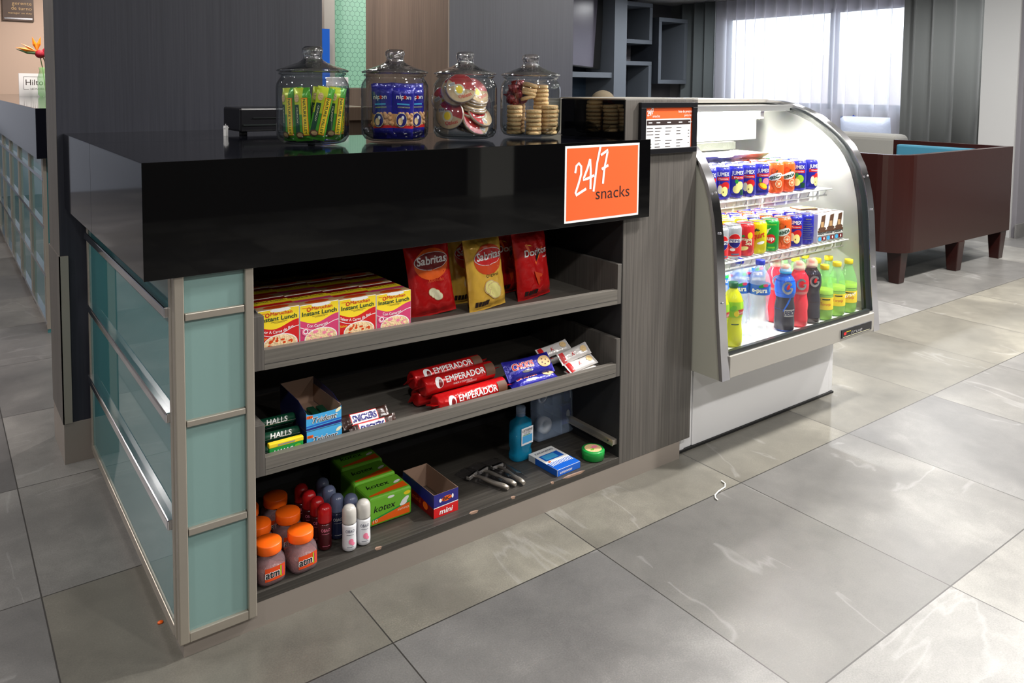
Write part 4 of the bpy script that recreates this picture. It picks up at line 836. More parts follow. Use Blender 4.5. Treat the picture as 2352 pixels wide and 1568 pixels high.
def gumbox(label, loc, open_top):
    w_, h_, d_ = .088, .046, .155; o = thing('gum_display_box', label, 'gum box', loc, rz=.02); s = MB(); t_ = .0012
    s.box(-w_ / 2, w_ / 2, 0, d_, 0, t_, 'cardboard'); hs_ = h_ + (.012 if open_top else 0)
    for x in (-w_ / 2, w_ / 2 - t_): s.prism([(0, 0), (d_, 0), (d_, hs_ + .006), (d_ * .3, hs_), (0, h_ - (.004 if open_top else 0))], x, x + t_, 'navy', 'x')
    s.box(-w_ / 2, w_ / 2, d_ - t_, d_, 0, hs_ + .006, 'cardboard')
    if open_top: s.box(-w_ / 2 + t_, -w_ / 2 + 2 * t_, .002, d_, .004, h_ - .004, 'cardboard'); s.box(w_ / 2 - 2 * t_, w_ / 2 - t_, .002, d_, .004, h_, 'cardboard')
    else: s.box(-w_ / 2, w_ / 2, 0, d_, h_ - .002, h_ - .001, 'cardboard')
    s.build('carton', o); s = MB(); f = front(0, 0, 0); top = lambda u: (h_ - .004 - .006 * (1 - abs(2 * u / w_) ** 6)) if open_top else h_ - .001
    s.band(f, -w_ / 2, w_ / 2, lambda u: 0, top, 'blue_sky', e=.0002, n=24); s.band(f, -w_ / 2, w_ / 2, lambda u: .010 + u * .03, lambda u: .013 + u * .03, 'blue_mid', e=.0005); s.band(f, -w_ / 2, w_ / 2, lambda u: .002, lambda u: .0075 + u * .03, 'blue_deep', e=.0005)
    s.text('Trident', f, .002, .0165, .013, 'white', w=.062, e=.0008, bold=.05, shear=.35); s.text('Trident', f, .002, .0165, .013, 'black', w=.060, e=.0012, bold=.0, shear=.35)
    s.rect(f, -.043, -.028, .029, .0355, 'orange', e=.0006, n=1); s.text("18's", f, -.0355, .0305, .0035, 'dark_text', w=.009, e=.0009); s.oval(f, .036, .034, .008, .004, 'cream', e=.0006, rot=.5)
    s.build('printed_front', o); return o
gz = FT2(.39) + .0006
gumbox('light blue gum display box underneath the open one', (.3935, .043, gz), False); gb = gumbox('open light blue gum display box stacked on the lower one', (.3920, .042, gz + .0465), True)
g3 = None
for i, (x, y) in enumerate(((.372, .07), (.392, .072), (.412, .068))):
    if g3 is None: g3 = MB().box(-.009, .009, -.005, .06, 0, .016, 'green_dark').build('gum_pack', None, (x, y, gz + .0465 + .0015), rz=.05, bevel=.002, label='dark gum pack lying inside the open blue gum box', cat='gum', group='gum packs in the open box')
    else: c = g3.copy(); COL.objects.link(c); c.location = (x, y, gz + .048); c.rotation_euler = (0, 0, -.04 * i)
def flatbar(name, label, cat, L, W_, t_, loc, rot, mat, deco, crimp=.05, group=None):
    o = thing(name, label, cat, loc, rot=rot, group=group)
    s, f0 = sheet_bag(W_, L, t_, lambda u, v, sd: mat, N=12, M=24, crimp=crimp, wav=.0015)
    # turn the bag so that it lies along x with its face to -y and slightly up
    s.v = [(p[2] - L / 2, p[1], p[0]) for p in s.v]; s.f = [q[::-1] for q in s.f]; s.build('wrapper', o)
    f = lambda u, v, e: (lambda p: Vector((p[2] - L / 2, p[1], p[0])))(f0(v, u + L / 2, e))
    s = MB(); deco(s, f); s.build('label', o); return o
def d_snick(s, f):
    s.rect(f, -.042, .030, -.0145, .0145, 'red', n=8, nv=3, e=.0004); s.rect(f, -.040, .028, -.0125, .0125, 'white', n=8, nv=3, e=.0007); s.text('SNICKERS', f, -.006, -.0085, .0165, 'blue_deep', w=.062, e=.0012, bold=.03, shear=.1); s.text('SINGLE', f, .044, -.010, .005, 'white', w=.016, e=.001)
sz_ = FT2(.51)
sn = flatbar('chocolate_bar', 'chocolate bar with blue lettering, upper of the two', 'chocolate bar', .125, .036, .018, (.508, .062, sz_ + .036), (-.75, 0, .0), 'foil_brown', d_snick)
dup(sn, 'chocolate bar with blue lettering, lower one half behind the lip', (.522, .047, sz_ + .016), rot=(-.5, 0, .0))
def d_emp(s, f):
    s.text('EMPERADOR', f, .012, -.004, .0165, 'white', w=.125, e=.001, bold=.015); s.oval(f, -.072, .001, .012, .015, 'white', e=.0008); s.oval(f, -.069, -.002, .006, .010, 'red_dark', e=.0012); s.text('SABOR A CHOCOLATE', f, .0, -.013, .0045, 'white', w=.06, e=.001); s.rect(f, .078, .108, -.014, .018, 'choc', n=5, nv=4, e=.0009); s.rect(f, .012, .045, -.019, -.013, 'foil_silver', n=3, e=.0009)
ez = FT2(.8)
er = roll_pack('cookie_roll', 'red cookie roll pack, upper of the front pair', 'cookie pack', (.796, .092, ez + .064), (-.45, 0, .02), .225, .024, 'foil_red', d_emp)
dup(er, 'red cookie roll pack, lowest one against the tray lip', (.815, .061, ez + .025), rot=(-.25, 0, .03)); dup(er, 'red cookie roll pack lying dim behind the two front ones', (.795, .122, ez + .026), rot=(-.9, 0, -.02)); dup(er, 'red cookie roll pack on top at the back', (.79, .140, ez + .068), rot=(-.7, 0, .04))
def d_cho(s, f):
    s.text('CHOKIS', f, -.030, -.006, .019, 'white', w=.072, e=.001, bold=.05, shear=.1); s.text('CHOKIS', f, -.030, -.006, .019, 'red', w=.072, e=.0015, bold=.02, shear=.1); s.oval(f, .046, .001, .024, .017, 'tan', e=.0009, rings=4)
    for a, b_ in ((.038, .008), (.05, .004), (.058, -.004), (.044, -.008), (.036, -.002)): s.oval(f, a, b_, .003, .0024, 'choc', e=.0014, seg=8, rings=1)
    s.oval(f, -.02, -.015, .02, .004, 'foil_silver', e=.0009)
cb = flatbar('cookie_pack', 'blue cookie pack with a big cookie picture, upper one', 'cookie pack', .165, .060, .040, (1.022, .073, FT2(1.02) + .055), (-.70, 0, .0), 'foil_blue', d_cho)
dup(cb, 'blue cookie pack underneath, half hidden by the lip', (1.030, .062, FT2(1.03) + .019), rot=(-1.25, 0, .02))
def d_k(s, f):
    s.text('K', f, -.01, -.006, .013, 'red', w=.012, e=.001, shear=.3); s.rect(f, -.055, -.042, -.016, .016, 'red', n=3, nv=3, e=.0006); s.oval(f, .034, .002, .012, .010, 'cookie', e=.0008)
kz = FT2(1.2)
kb = flatbar('cereal_bar', 'white cereal bar on top of the small pile', 'snack bar', .120, .038, .016, (1.205, .085, kz + .056), (-.7, -.12, .05), 'foil_white', d_k)
dup(kb, 'white cereal bar in the middle of the small pile', (1.214, .064, kz + .030), rot=(-1.0, -.06, .12)); dup(kb, 'white cereal bar at the bottom of the small pile', (1.215, .060, kz + .012), rot=(-1.35, 0, .12)); dup(kb, 'silver grey bar lying dim behind the cereal bars', (1.185, .155, kz + .052), rot=(-.9, -.1, .0))
dup(kb, 'cereal bar under the dim silver one at the back', (1.19, .16, kz + .018), rot=(-1.3, 0, .05))
# ---- bottom shelf
BZ = .0806
def gumjar(label, loc, rz):
    o = thing('sweets_jar', label, 'sweets jar', loc, rz=rz)
    MB().lathe([(.027, 0), (.033, .004), (.034, .012), (.0335, .045), (.031, .055), (.0255, .062), (.0255, .066)], 'jar_plastic', 40, sq=3.2, smooth=True).build('jar_body', o)
    MB().lathe([(.025, .002), (.0315, .006), (.032, .036), (.001, .040)], 'jar_candy', 28, sq=3.2).build('sweets', o)
    MB().lathe([(.0285, .066), (.0295, .068), (.0295, .0855), (.028, .088), (.001, .0885)], 'orange_cap', 48).build('lid', o)
    s = MB(); f = lambda u, v, e: Vector((u, -.0355 - e + .006 * (abs(u) / .03) ** 3, v)); s.rect(f, -.023, .024, .014, .044, 'orange_deep', n=8, e=0); s.text('atm', f, -.006, .022, .0165, 'white', w=.032, e=.0004, bold=.06, shear=.05); s.text('atm', f, -.006, .022, .0165, 'black', w=.031, e=.0009, bold=.02, shear=.05); s.rect(f, .012, .015, .018, .042, 'lime', n=2, e=.0004); s.rect(f, .0165, .019, .020, .040, 'magenta', n=2, e=.0004); s.build('label', o); return o
gj = gumjar('sweets jar with orange lid, front right of the group', (.339, .058, BZ), .12)
dup(gj, 'sweets jar with orange lid, front left beside the frame post', (.262, .056, BZ), rz=.08)
gjb = gumjar('sweets jar with orange lid stacked behind the front right one', (.344, .148, BZ), .0); gjb.scale = (1.0, 1.0, 1.0)
dup(gj, 'sweets jar with orange lid, behind the front left one', (.268, .140, BZ), rz=0.05)
for lab, x, y, z in (('hidden sweets jar under the raised one behind the front pair', .344, .148, 0),): gjb.location = (x, y, BZ + .0)
dup(gj, 'sweets jar with orange lid, dim in the back left', (.345, .235, BZ), rz=0); dup(gj, 'sweets jar with orange lid, darkest one by the left wall', (.268, .225, BZ), rz=0)
def rollon(label, loc, cap, body, art, rz=0):
    o = thing('deodorant_roll_on', label, 'deodorant', loc, rz=rz); p = [(.013, 0), (.0165, .003), (.0172, .012), (.0165, .04), (.0172, .060), (.0165, .066)]
    MB().lathe(p, body, 28).build('bottle', o); MB().lathe([(.0168, .0665), (.0172, .070), (.0172, .088), (.0165, .098), (.0125, .105), (.006, .1085), (.001, .109)], cap, 28).build('cap', o)
    s = MB(); f = cyl(.0173, 0); s.text('OBAO', f, 0, .048, .0075, art, w=.022, e=.0003); s.rect(f, -.009, .009, .042, .0428, art, e=.0003)
    if body == 'roll_white': s.oval(f, .002, .026, .006, .007, 'pink', e=.0005); s.oval(f, .007, .020, .004, .004, 'pink', e=.0006)
    s.rect(f, -.008, .010, .012, .0128, art, e=.0003); s.build('label', o); return o
ro = rollon('white deodorant with pink flower and grey cap, nearest the front', (.461, .055, BZ), 'roll_grey', 'roll_white', 'navy', -.3)
dup(ro, 'white deodorant with pink flower, standing right of the nearest one', (.500, .058, BZ), rz=-.25)
rb = rollon('dark blue deodorant with slate cap behind the white pair', (.486, .098, BZ), 'roll_blue', 'roll_navy', 'white', -.3); dup(rb, 'navy deodorant with slate cap left of the other navy one', (.458, .118, BZ), rz=-.3); dup(rb, 'navy deodorant with slate cap further back in the row', (.458, .165, BZ), rz=-.3); dup(rb, 'navy deodorant, dimmest at the back of the row', (.460, .21, BZ), rz=-.3)
rr0 = rollon('wine red deodorant with red cap at the front of its row', (.414, .092, BZ), 'roll_red', 'roll_wine', 'pink', -.25)
for k in range(3): dup(rr0, 'wine red deodorant with red cap, %s in its row' % ('second', 'third', 'last')[k], (.412 - .004 * k, .132 + .04 * k, BZ), rz=-.3)
# sanitary pad packs
def padpack(label, loc, rz=0, top=True):
    w_, h_, d_ = .125, .076, .085; o = thing('pad_pack', label, 'sanitary pads', loc, rz=rz)
    MB().box(-w_ / 2, w_ / 2, 0, d_, 0, h_, 'green_light').build('wrapper', o, bevel=.008, seg=3); s = MB(); f = front(0, -.0002, 0); k = w_ / 2 - .008
    s.band(f, -k, k, lambda u: .008, lambda u: .026 + u * .18, 'orange', e=.0003); s.band(f, -k, k, lambda u: .026 + u * .18, lambda u: .030 + u * .18, 'green', e=.0004)
    s.text('kotex', f, -.018, .037, .0175, 'black', w=.062, e=.0007, shear=.2); s.oval(f, .04, .045, .014, .006, 'white', e=.0005, rot=.6); s.oval(f, .036, .038, .011, .005, 'white', e=.0006, rot=.2); s.oval(f, .047, .063, .010, .005, 'yellow', e=.0005); s.oval(f, .0, .066, .010, .0035, 'white', e=.0005)
    s.text('10', f, -.045, .011, .009, 'cream', w=.013, e=.0007); s.text('ANATOMICA', f, .036, .022, .005, 'cream', w=.034, e=.0007)
    f2 = topf(0, d_ / 2, h_ + .0002); s.band(f2, -k, k, lambda u: -d_ / 2 + .008, lambda u: -.018 + u * .2, 'orange', e=.0003); s.text('kotex', f2, -.012, .0, .020, 'black', w=.065, e=.0007, shear=.2); s.oval(f2, .04, .0, .012, .005, 'white', e=.0006, rot=.4); s.build('printed_art', o); return o
pp = padpack('green and orange pad pack at the front, large lettering', (.600, .102, BZ)); dup(pp, 'green and orange pad pack behind the front one', (.603, .192, BZ), rz=.03); dup(pp, 'green and orange pad pack, dim at the very back', (.610, .282, BZ), rz=-.02)
# open lighter box
o = thing('lighter_display_box', 'open blue and red lighter display box on the bottom shelf', 'display box', (.7335, .049, BZ), rz=.02); w_, h_, d_ = .076, .062, .155; s = MB(); t_ = .0012
s.box(-w_ / 2, w_ / 2, 0, d_, 0, t_, 'card_dark')
for x, sg_ in ((-w_ / 2, -1), (w_ / 2 - t_, 1)): s.prism([(0, 0), (d_, 0), (d_, h_ + .002), (0, h_)], x, x + t_, 'cardboard', 'x')
s.box(-w_ / 2, w_ / 2, d_ - t_, d_, 0, h_ + .002, 'cardboard').box(-w_ / 2, w_ / 2, 0, t_, 0, h_ - .0005, 'cardboard').build('carton', o)
s = MB(); f = front(0, -.0002, 0); s.band(f, -w_ / 2, w_ / 2, lambda u: 0, lambda u: .026 + u * .02, 'red', e=0); s.band(f, -w_ / 2, w_ / 2, lambda u: .026 + u * .02, lambda u: .028 + u * .02, 'white', e=.0002); s.band(f, -w_ / 2, w_ / 2, lambda u: .0282 + u * .02, lambda u: h_, 'blue_deep', e=.0001)
s.text('mini', f, 0, .006, .014, 'white', w=.042, e=.0005, shear=.2, bold=.02); s.oval(f, .002, .044, .016, .007, 'orange', e=.0004, rot=.06); s.text('BIC', f, .002, .040, .009, 'black', w=.022, e=.0008, bold=.02); s.oval(f, -.018, .043, .004, .005, 'white', e=.0006); s.oval(f, .020, .045, .003, .006, 'white', e=.0006)
f = plane((-w_ / 2 - .0002, d_, 0), (0, -1, 0), (0, 0, 1)); s.band(f, 0, d_, lambda u: 0, lambda u: .040 - u * .1, 'red_dark', e=0); s.band(f, 0, d_, lambda u: .040 - u * .1, lambda u: h_, 'blue_deep', e=0); s.oval(f, .115, .018, .012, .010, 'orange', e=.0004); s.text('mini', f, .07, .014, .014, 'orange', w=.04, e=.0004); s.build('printed_art', o)
# razors in clear wrappers
def razor(label, loc, rz):
    o = thing('razor', label, 'razor', loc, rz=rz)
    s = MB(); s.tube([(0, 0, .010), (0, -.02, .014), (0, -.045, .012), (0, -.075, .009), (0, -.105, .010), (0, -.118, .008)], .005, 'steel', 12, rs=[.003, .004, .006, .0065, .007, .0055]).build('handle', o)
    MB().box(-.02, .02, -.004, .008, .006, .014, 'steel_satin').box(-.018, .018, -.002, .006, .014, .0155, 'steel_bright').build('razor_head', o, bevel=.001)
    s, f = sheet_bag(.052, .15, .022, lambda u, v, sd: 'wrap_clear', N=10, M=16, wav=.003); s.v = [(p[0], p[2] - .105, -p[1] + .0115) for p in s.v]; s.build('clear_wrapper', o); return o
rz0 = razor('silver razor in clear wrapper, left of the three', (.893, .160, BZ), .40); dup(rz0, 'silver razor in clear wrapper, middle of the three', (.935, .168, BZ), rz=.28); dup(rz0, 'silver razor in clear wrapper, right one pointing to the front', (.985, .165, BZ), rz=.05)
# mouthwash
o = thing('mouthwash_bottle', 'blue mouthwash bottle standing before the clear plastic box', 'mouthwash', (1.085, .185, BZ), rz=.1)
MB().lathe([(.030, 0), (.034, .005), (.035, .02), (.031, .032), (.0345, .044), (.0345, .105), (.032, .116), (.016, .126), (.0145, .130)], 'mouthwash', 32, sq=3, sxy=(1.05, .7)).build('bottle', o)
s = MB().lathe([(.0135, .1305), (.0145, .1315), (.0145, .156), (.0135, .158), (.001, .158)], 'clear_blue_plastic', 24); s.build('cap', o)
s = MB(); f = front(.004, -.0254, .05); s.rect(f, -.024, .024, 0, .052, 'white', n=1, e=0); s.rect(f, -.020, .020, .006, .028, 'blue_sky', n=1, e=.0003); s.text('LISTERINE', f, 0, .040, .0075, 'black', w=.042, e=.0005, bold=.01); s.text('COOL MINT', f, 0, .033, .005, 'navy', w=.03, e=.0005); s.rect(f, -.018, .012, .029, .031, 'green', n=1, e=.0004); s.build('label', o)
# clear box with toiletries
o = thing('clear_kit_box', 'clear plastic toiletry kit box leaning at the back right', 'kit box', (1.285, .245, BZ), rot=(-.05, 0, .02))
MB().box(-.10, .10, -.022, .022, 0, .165, 'clear_blue_plastic').build('box_shell', o, bevel=.012, seg=3)
MB().box(-.003, .003, -.018, .018, .006, .16, 'clear_blue_plastic').build('divider', o)
T = Matrix.Rotation(pi / 2, 4, 'X')
MB().lathe([(.012, -.012), (.026, -.012), (.026, .012), (.012, .012), (.012, -.012)], 'white_plastic', 28, T=Matrix.Translation((-.06, 0, .045)) @ T, close=False).build('white_tape_roll', o)
MB().lathe([(.010, -.008), (.02, -.008), (.02, .008), (.01, .008), (.01, -.008)], 'foil_silver', 24, T=Matrix.Translation((-.065, 0, .135)) @ T, close=False).build('steel_tape_roll', o)
s = MB().box(.01, .06, -.012, .0, .03, .09, 'blue_deep').box(.03, .085, -.012, .0, .10, .15, 'navy').box(.045, .08, -.014, -.012, .11, .14, 'white'); s.oval(front(.035, -.0125, .06), 0, 0, .008, .014, 'white'); s.tube([(.06, -.015, .10), (.075, -.015, .07), (.06, -.015, .03)], .0015, 'white', 6); s.build('kit_contents', o)
# cotton swab box
a = Vector((1.085, .030)); b2 = Vector((1.179, .033)); o = thing('cotton_swab_box', 'flat blue and white cotton swab box on the bottom shelf', 'cotton swab box', (1.146, .034, BZ), rz=.0, rot=(0, 0, .05))
MB().box(-.046, .046, 0, .125, 0, .020, 'white').build('carton', o, bevel=.001)
s = MB(); f = front(0, -.0002, 0); s.rect(f, -.0455, .0455, .0005, .0195, 'blue_mid', n=1, e=0); s.text('cotonetes', f, -.012, .006, .0085, 'white', w=.048, e=.0004, bold=.01, shear=.1)
f = plane((-.0462, .125, 0), (0, -1, 0), (0, 0, 1)); s.rect(f, .03, .124, .0005, .0195, 'blue_mid', n=1, e=0)
f = topf(0, 0, .0202); s.rect(f, -.0455, .0455, .0005, .045, 'blue_mid', n=1, e=0); s.text('cotonetes', f, 0, .104, .013, 'navy', w=.07, e=.0004, shear=.1); s.rect(f, -.036, .036, .058, .092, 'blue_mid', n=1, e=.0002); s.rect(f, -.030, .018, .062, .088, 'blue_sky', n=1, e=.0004)
for i in range(13): s.rect(f, -.040 + i * .0065, -.037 + i * .0065, .026 - (abs(i - 6)) * .0004, .047, 'white', n=1, e=.0003)
s.oval(f, -.03, .05, .005, .004, 'orange', e=.0005); s.build('printed_art', o)
o = thing('green_tin', 'round bright green tin with pale lid label', 'tin', (1.266, .061, BZ))
MB().lathe([(.030, 0), (.0335, .002), (.0335, .013), (.0345, .015), (.0345, .027), (.032, .0295), (.001, .0295)], 'green', 44).build('body', o); s = MB(); s.oval(topf(0, 0, .0298), 0, 0, .026, .026, 'cookie', seg=32, e=0); s.oval(topf(0, 0, .0298), .008, .004, .011, .007, 'pink', e=.0004); s.oval(topf(0, 0, .0298), -.008, -.006, .008, .004, 'green_light', e=.0004); s.build('label', o)

# ================================================================== DRINKS IN THE FRIDGE
def can(kind, label, loc, rz, group, h_=.1145):
    o = thing('drink_can', label, 'can', loc, rz=rz, group=group); R = .0325
    body = {'jumex_apple': 'can_blue', 'jumex_pear': 'can_blue', 'jumex_peach': 'can_blue', 'jumex_pine': 'can_blue', 'back': 'can_blue', 'mirinda': 'can_orange', 'pepsi': 'can_silver', 'manz': 'can_red', 'squirt': 'can_yellow', 'sevenup': 'can_green'}[kind]
    MB().lathe([(.024, .0), (.0265, .001), (R, .009), (R, h_ - .012), (.028, h_ - .003)], body, 36).build('body', o)
    s = MB().lathe([(.028, h_ - .003), (.0285, h_ - .001), (.028, h_), (.026, h_ - .001), (.025, h_ - .004), (.001, h_ - .004)], 'can_top', 32, close=False); s.oval(topf(0, 0, h_ - .0035), 0, -.004, .007, .011, 'steel_satin', e=0); s.build('lid', o)
    s = MB(); f = cyl(R, 0); T_ = lambda t, u, v, hh, m, w_, **k: s.text(t, f, u, v, hh, m, w=w_, **k)
    if kind.startswith('jumex'):
        T_('JUMEX', 0, .083, .0135, 'white', .046, bold=.02); s.rect(f, -.024, .026, .067, .079, 'red', n=10); T_({'apple': 'Manzana', 'pear': 'Pera', 'peach': 'Durazno', 'pine': 'Guayaba'}[kind[6:]], .002, .070, .007, 'white', .034)
        if kind == 'jumex_apple': s.oval(f, .010, .048, .016, .015, 'red', e=.0005); s.oval(f, -.008, .038, .010, .017, 'red', e=.0004); s.oval(f, -.010, .036, .008, .015, 'cream', e=.0007); s.oval(f, .006, .030, .012, .017, 'yellow_pale', e=.0009); s.oval(f, .001, .028, .002, .003, 'choc', e=.0012)
        elif kind == 'jumex_peach': s.oval(f, .010, .050, .014, .013, 'pink', e=.0005); s.oval(f, -.002, .034, .018, .011, 'orange', e=.0007, rot=-.5); s.oval(f, .0, .035, .015, .008, 'yellow', e=.0009, rot=-.5); s.oval(f, -.012, .055, .005, .008, 'green_light', e=.0006)
        else: s.oval(f, .006, .045, .015, .015, 'lime' if kind == 'jumex_pine' else 'yellow_pale', e=.0005); s.oval(f, -.006, .032, .013, .014, 'yellow_pale', e=.0007); s.oval(f, -.006, .060, .006, .008, 'green', e=.0006); s.rect(f, .008, .026, .012, .03, 'green_dark', e=.0004)
        s.rect(f, -.024, .026, .010, .018, 'blue_deep', n=8, e=.0003)
    elif kind == 'mirinda':
        for i in range(9): a = i * .7; s.oval(f, -.04 + .01 * i, .025 + .01 * (i % 3), .012, .002, 'orange_deep', e=.0004, rot=a)
        s.oval(f, 0, .062, .026, .013, 'white', e=.0006, rot=.35); T_('MIRINDA', 0, .055, .012, 'green_dark', .048, rot=.35, bold=.03, e=.001); s.oval(f, .012, .036, .013, .014, 'cream', e=.0008); s.oval(f, .012, .036, .011, .012, 'orange', e=.001)
        for i in range(4): s.oval(f, .012, .036, .012, .0007, 'cream', e=.0012, rot=i * pi / 4, seg=10)
        s.oval(f, -.008, .083, .010, .010, 'orange_deep', e=.0006, r0=.75); s.oval(f, .004, .082, .002, .005, 'green_dark', e=.001, rot=-.5)
    elif kind == 'pepsi':
        s.rect(f, -.018, .05, .0095, .058, 'can_red', n=14); s.oval(f, .006, .062, .0225, .0245, 'white', e=.0005, seg=30); s.oval(f, .006, .062, .0215, .0235, 'red', e=.0007, a0=.25, a1=pi - .1, seg=20); s.oval(f, .006, .062, .0215, .0235, 'blue_deep', e=.0007, a0=pi + .25, a1=2 * pi - .1, seg=20); s.rect(f, -.014, .026, .056, .068, 'white', e=.0009, n=8); T_('PEPSI', .006, .058, .009, 'blue_deep', .036, e=.0013, bold=.02); s.oval(f, -.002, .032, .009, .005, 'white', e=.0006); s.rect(f, -.006, .022, .013, .019, 'roll_blue', e=.0006)
    elif kind == 'manz': T_('Manzanita', 0, .055, .011, 'cream', .045, rot=-.12, bold=.02); T_('Sol', .010, .040, .013, 'cream', .022, rot=-.1, bold=.02); s.oval(f, .016, .072, .010, .012, 'yellow', e=.0005); s.oval(f, -.008, .070, .005, .004, 'green', e=.0006); s.oval(f, -.006, .028, .016, .007, 'yellow_pale', e=.0005, rot=.2)
    elif kind == 'squirt':
        T_('Squirt', .0, .056, .020, 'red', .05, rot=.25, bold=.02, shear=.2)
        for i in range(6): s.oval(f, -.006 + .008 * cos(.6 + i * .5), .078 + .008 * sin(.6 + i * .5), .005, .0018, 'green_dark', e=.0006, rot=.6 + i * .5, seg=8)
        s.oval(f, .010, .040, .014, .005, 'white', e=.0005, rot=.2)
    elif kind == 'sevenup': s.oval(f, .0, .046, .0165, .0165, 'red', e=.0006, seg=28); T_('up', .0, .041, .015, 'white', .022, e=.001, bold=.03); s.add([f(-.028, .085, .0006), f(.0, .085, .0006), f(-.014, .060, .0006), f(-.022, .060, .0006), f(-.012, .078, .0006), f(-.028, .078, .0006)], [(0, 5, 4, 1), (4, 3, 2, 1)], 'white'); s.rect(f, -.02, .02, .094, .098, 'green_light', n=8); s.rect(f, -.01, .016, .012, .018, 'green_light', n=6)
    elif kind == 'back':
        for i in range(9): s.rect(f, -.018, .02 - .006 * (i % 3), .02 + .008 * i, .0225 + .008 * i, 'roll_blue', n=8)
        s.rect(f, -.01, .012, .093, .097, 'foil_silver', n=6)
    s.build('printed_art', o); return o
CP = {}
KN = {'jumex_apple': 'blue juice can with apple picture', 'jumex_pear': 'blue juice can with pear picture', 'jumex_peach': 'blue juice can with peach picture', 'jumex_pine': 'blue juice can with green fruit picture', 'back': 'blue juice can showing its text side', 'mirinda': 'orange soda can', 'pepsi': 'silver and red cola can', 'manz': 'red apple soda can', 'squirt': 'yellow grapefruit soda can', 'sevenup': 'green lemon soda can'}
def put_can(kind, x, y, z, rz, where, grp):
    lab = KN[kind] + ', ' + where
    if kind not in CP: CP[kind] = can(kind, lab, (x, y, z), rz, grp)
    else: dup(CP[kind], lab, (x, y, z), rz=rz, group=grp)
zc = SZ1 + .0035; ORD = ['leftmost', 'second', 'third', 'fourth', 'fifth', 'sixth', 'seventh', 'rightmost']
top_row = [('jumex_apple', -.62), ('jumex_pear', -.45), ('jumex_apple', -.75), ('jumex_peach', -.5), ('mirinda', -.82), ('mirinda', -.6), ('jumex_pine', -.85), ('jumex_apple', -.2)]
XS1 = [1.892 + .0715 * i for i in range(8)]
XS1 = [1.893, 1.968, 2.040, 2.116, 2.205, 2.276, 2.350, 2.424]
for i, (kd, rz) in enumerate(top_row): put_can(kd, XS1[i], .108, zc, rz, 'front row of the top shelf, ' + ORD[i], 'front row cans of the top shelf')
for r_ in range(1, 4):
    for i in range(8): put_can(['jumex_apple', 'jumex_pear', 'jumex_peach', 'jumex_pine', 'mirinda', 'mirinda', 'sevenup', 'jumex_apple'][i], XS1[i] - .012 * r_, .108 + .069 * r_, zc, -.6, '%s row of the top shelf' % ('second', 'third', 'back')[r_ - 1], 'cans in the %s row of the top shelf' % ('second', 'third', 'back')[r_ - 1])
put_can('jumex_apple', 1.822, .108, zc, -.6, 'behind the fridge trim on the top shelf', 'front row cans of the top shelf'); put_can('jumex_pear', 1.752, .108, zc, -.6, 'at the left end of the top shelf', 'front row cans of the top shelf')
zc = SZ2 + .0035; mid_row = [('pepsi', -.75), ('manz', -.8), ('squirt', -.8), ('sevenup', -.8), ('mirinda', -.75), ('jumex_apple', -.8), ('back', -.6)]
XS2 = [1.876, 1.946, 2.016, 2.088, 2.163, 2.235, 2.305]
for i, (kd, rz) in enumerate(mid_row): put_can(kd, XS2[i], .042, zc, rz, 'front row of the middle shelf', 'front row cans of the middle shelf')
for r_ in range(1, 4):
    for i in range(7): put_can(['manz', 'squirt', 'squirt', 'jumex_apple', 'mirinda', 'jumex_pear', 'back'][i], XS2[i] - .01 * r_, .042 + .069 * r_, zc, -.6, '%s row of the middle shelf' % ('second', 'third', 'back')[r_ - 1], 'cans in the %s row of the middle shelf' % ('second', 'third', 'back')[r_ - 1])
put_can('pepsi', 1.806, .042, zc, -.6, 'behind the fridge trim on the middle shelf', 'front row cans of the middle shelf')
def carton(label, loc, group):
    w_, d_, h_ = .052, .042, .108; o = thing('milk_carton', label, 'drink carton', loc, group=group, rz=-.1)
    MB().box(-w_ / 2, w_ / 2, 0, d_, 0, h_, 'white').build('carton', o, bevel=.001)
    s = MB(); f = front(0, -.0002, 0); s.add([f(-.008, .078, .0003), f(.016, .088, .0003), f(.018, .104, .0003), f(-.004, .100, .0003)], [(0, 1, 2, 3)], 'choc'); s.add([f(-.014, .056, .0003), f(.010, .050, .0003), f(.016, .088, .0003), f(-.008, .078, .0003)], [(0, 1, 2, 3)], 'choc'); s.rect(f, -.008, .008, .058, .078, 'cookie_shade', n=1, e=.0006); s.oval(f, .0, .052, .022, .007, 'choc', e=.0005)
    s.rect(f, -.025, .025, .038, .047, 'choc', n=1, e=.0002); s.text("HERSHEY'S", f, 0, .030, .0095, 'black', w=.048, e=.0004, bold=.03); s.rect(f, -.025, .025, .001, .026, 'foil_silver', n=1, e=.0002); s.rect(f, .0, .022, .008, .022, 'red_dark', n=1, e=.0005); s.oval(f, -.012, .014, .009, .008, 'blue_sky', e=.0005); s.oval(f, .012, .015, .004, .005, 'white', e=.0008)
    f2 = topf(0, d_ / 2, h_ + .0002); s.rect(f2, -.02, .02, -.004, .004, 'choc', n=1); s.build('printed_art', o); return o
mc = None
for r_ in range(4):
    for i, x in enumerate((2.372, 2.4285, 2.485)):
        lab = 'small white and brown chocolate milk carton, %s of the %s row' % (('left', 'middle', 'right')[i], ('front', 'second', 'third', 'back')[r_])
        lc = (x - .006 * r_, .012 + .044 * r_, zc)
        mc = carton(lab, lc, 'chocolate milk cartons') if mc is None else (dup(mc, lab, lc, rz=-.1, group='chocolate milk cartons') and mc)
tb = MB().box(-.04, .04, -.03, .03, 0, .004, 'choc').box(-.038, .038, -.028, .028, .004, .0055, 'wafer'); tb.build('chocolate_box', None, (2.42, .12, zc + .1095), rz=-.3, label='flat brown box lying on top of the milk cartons', cat='box')
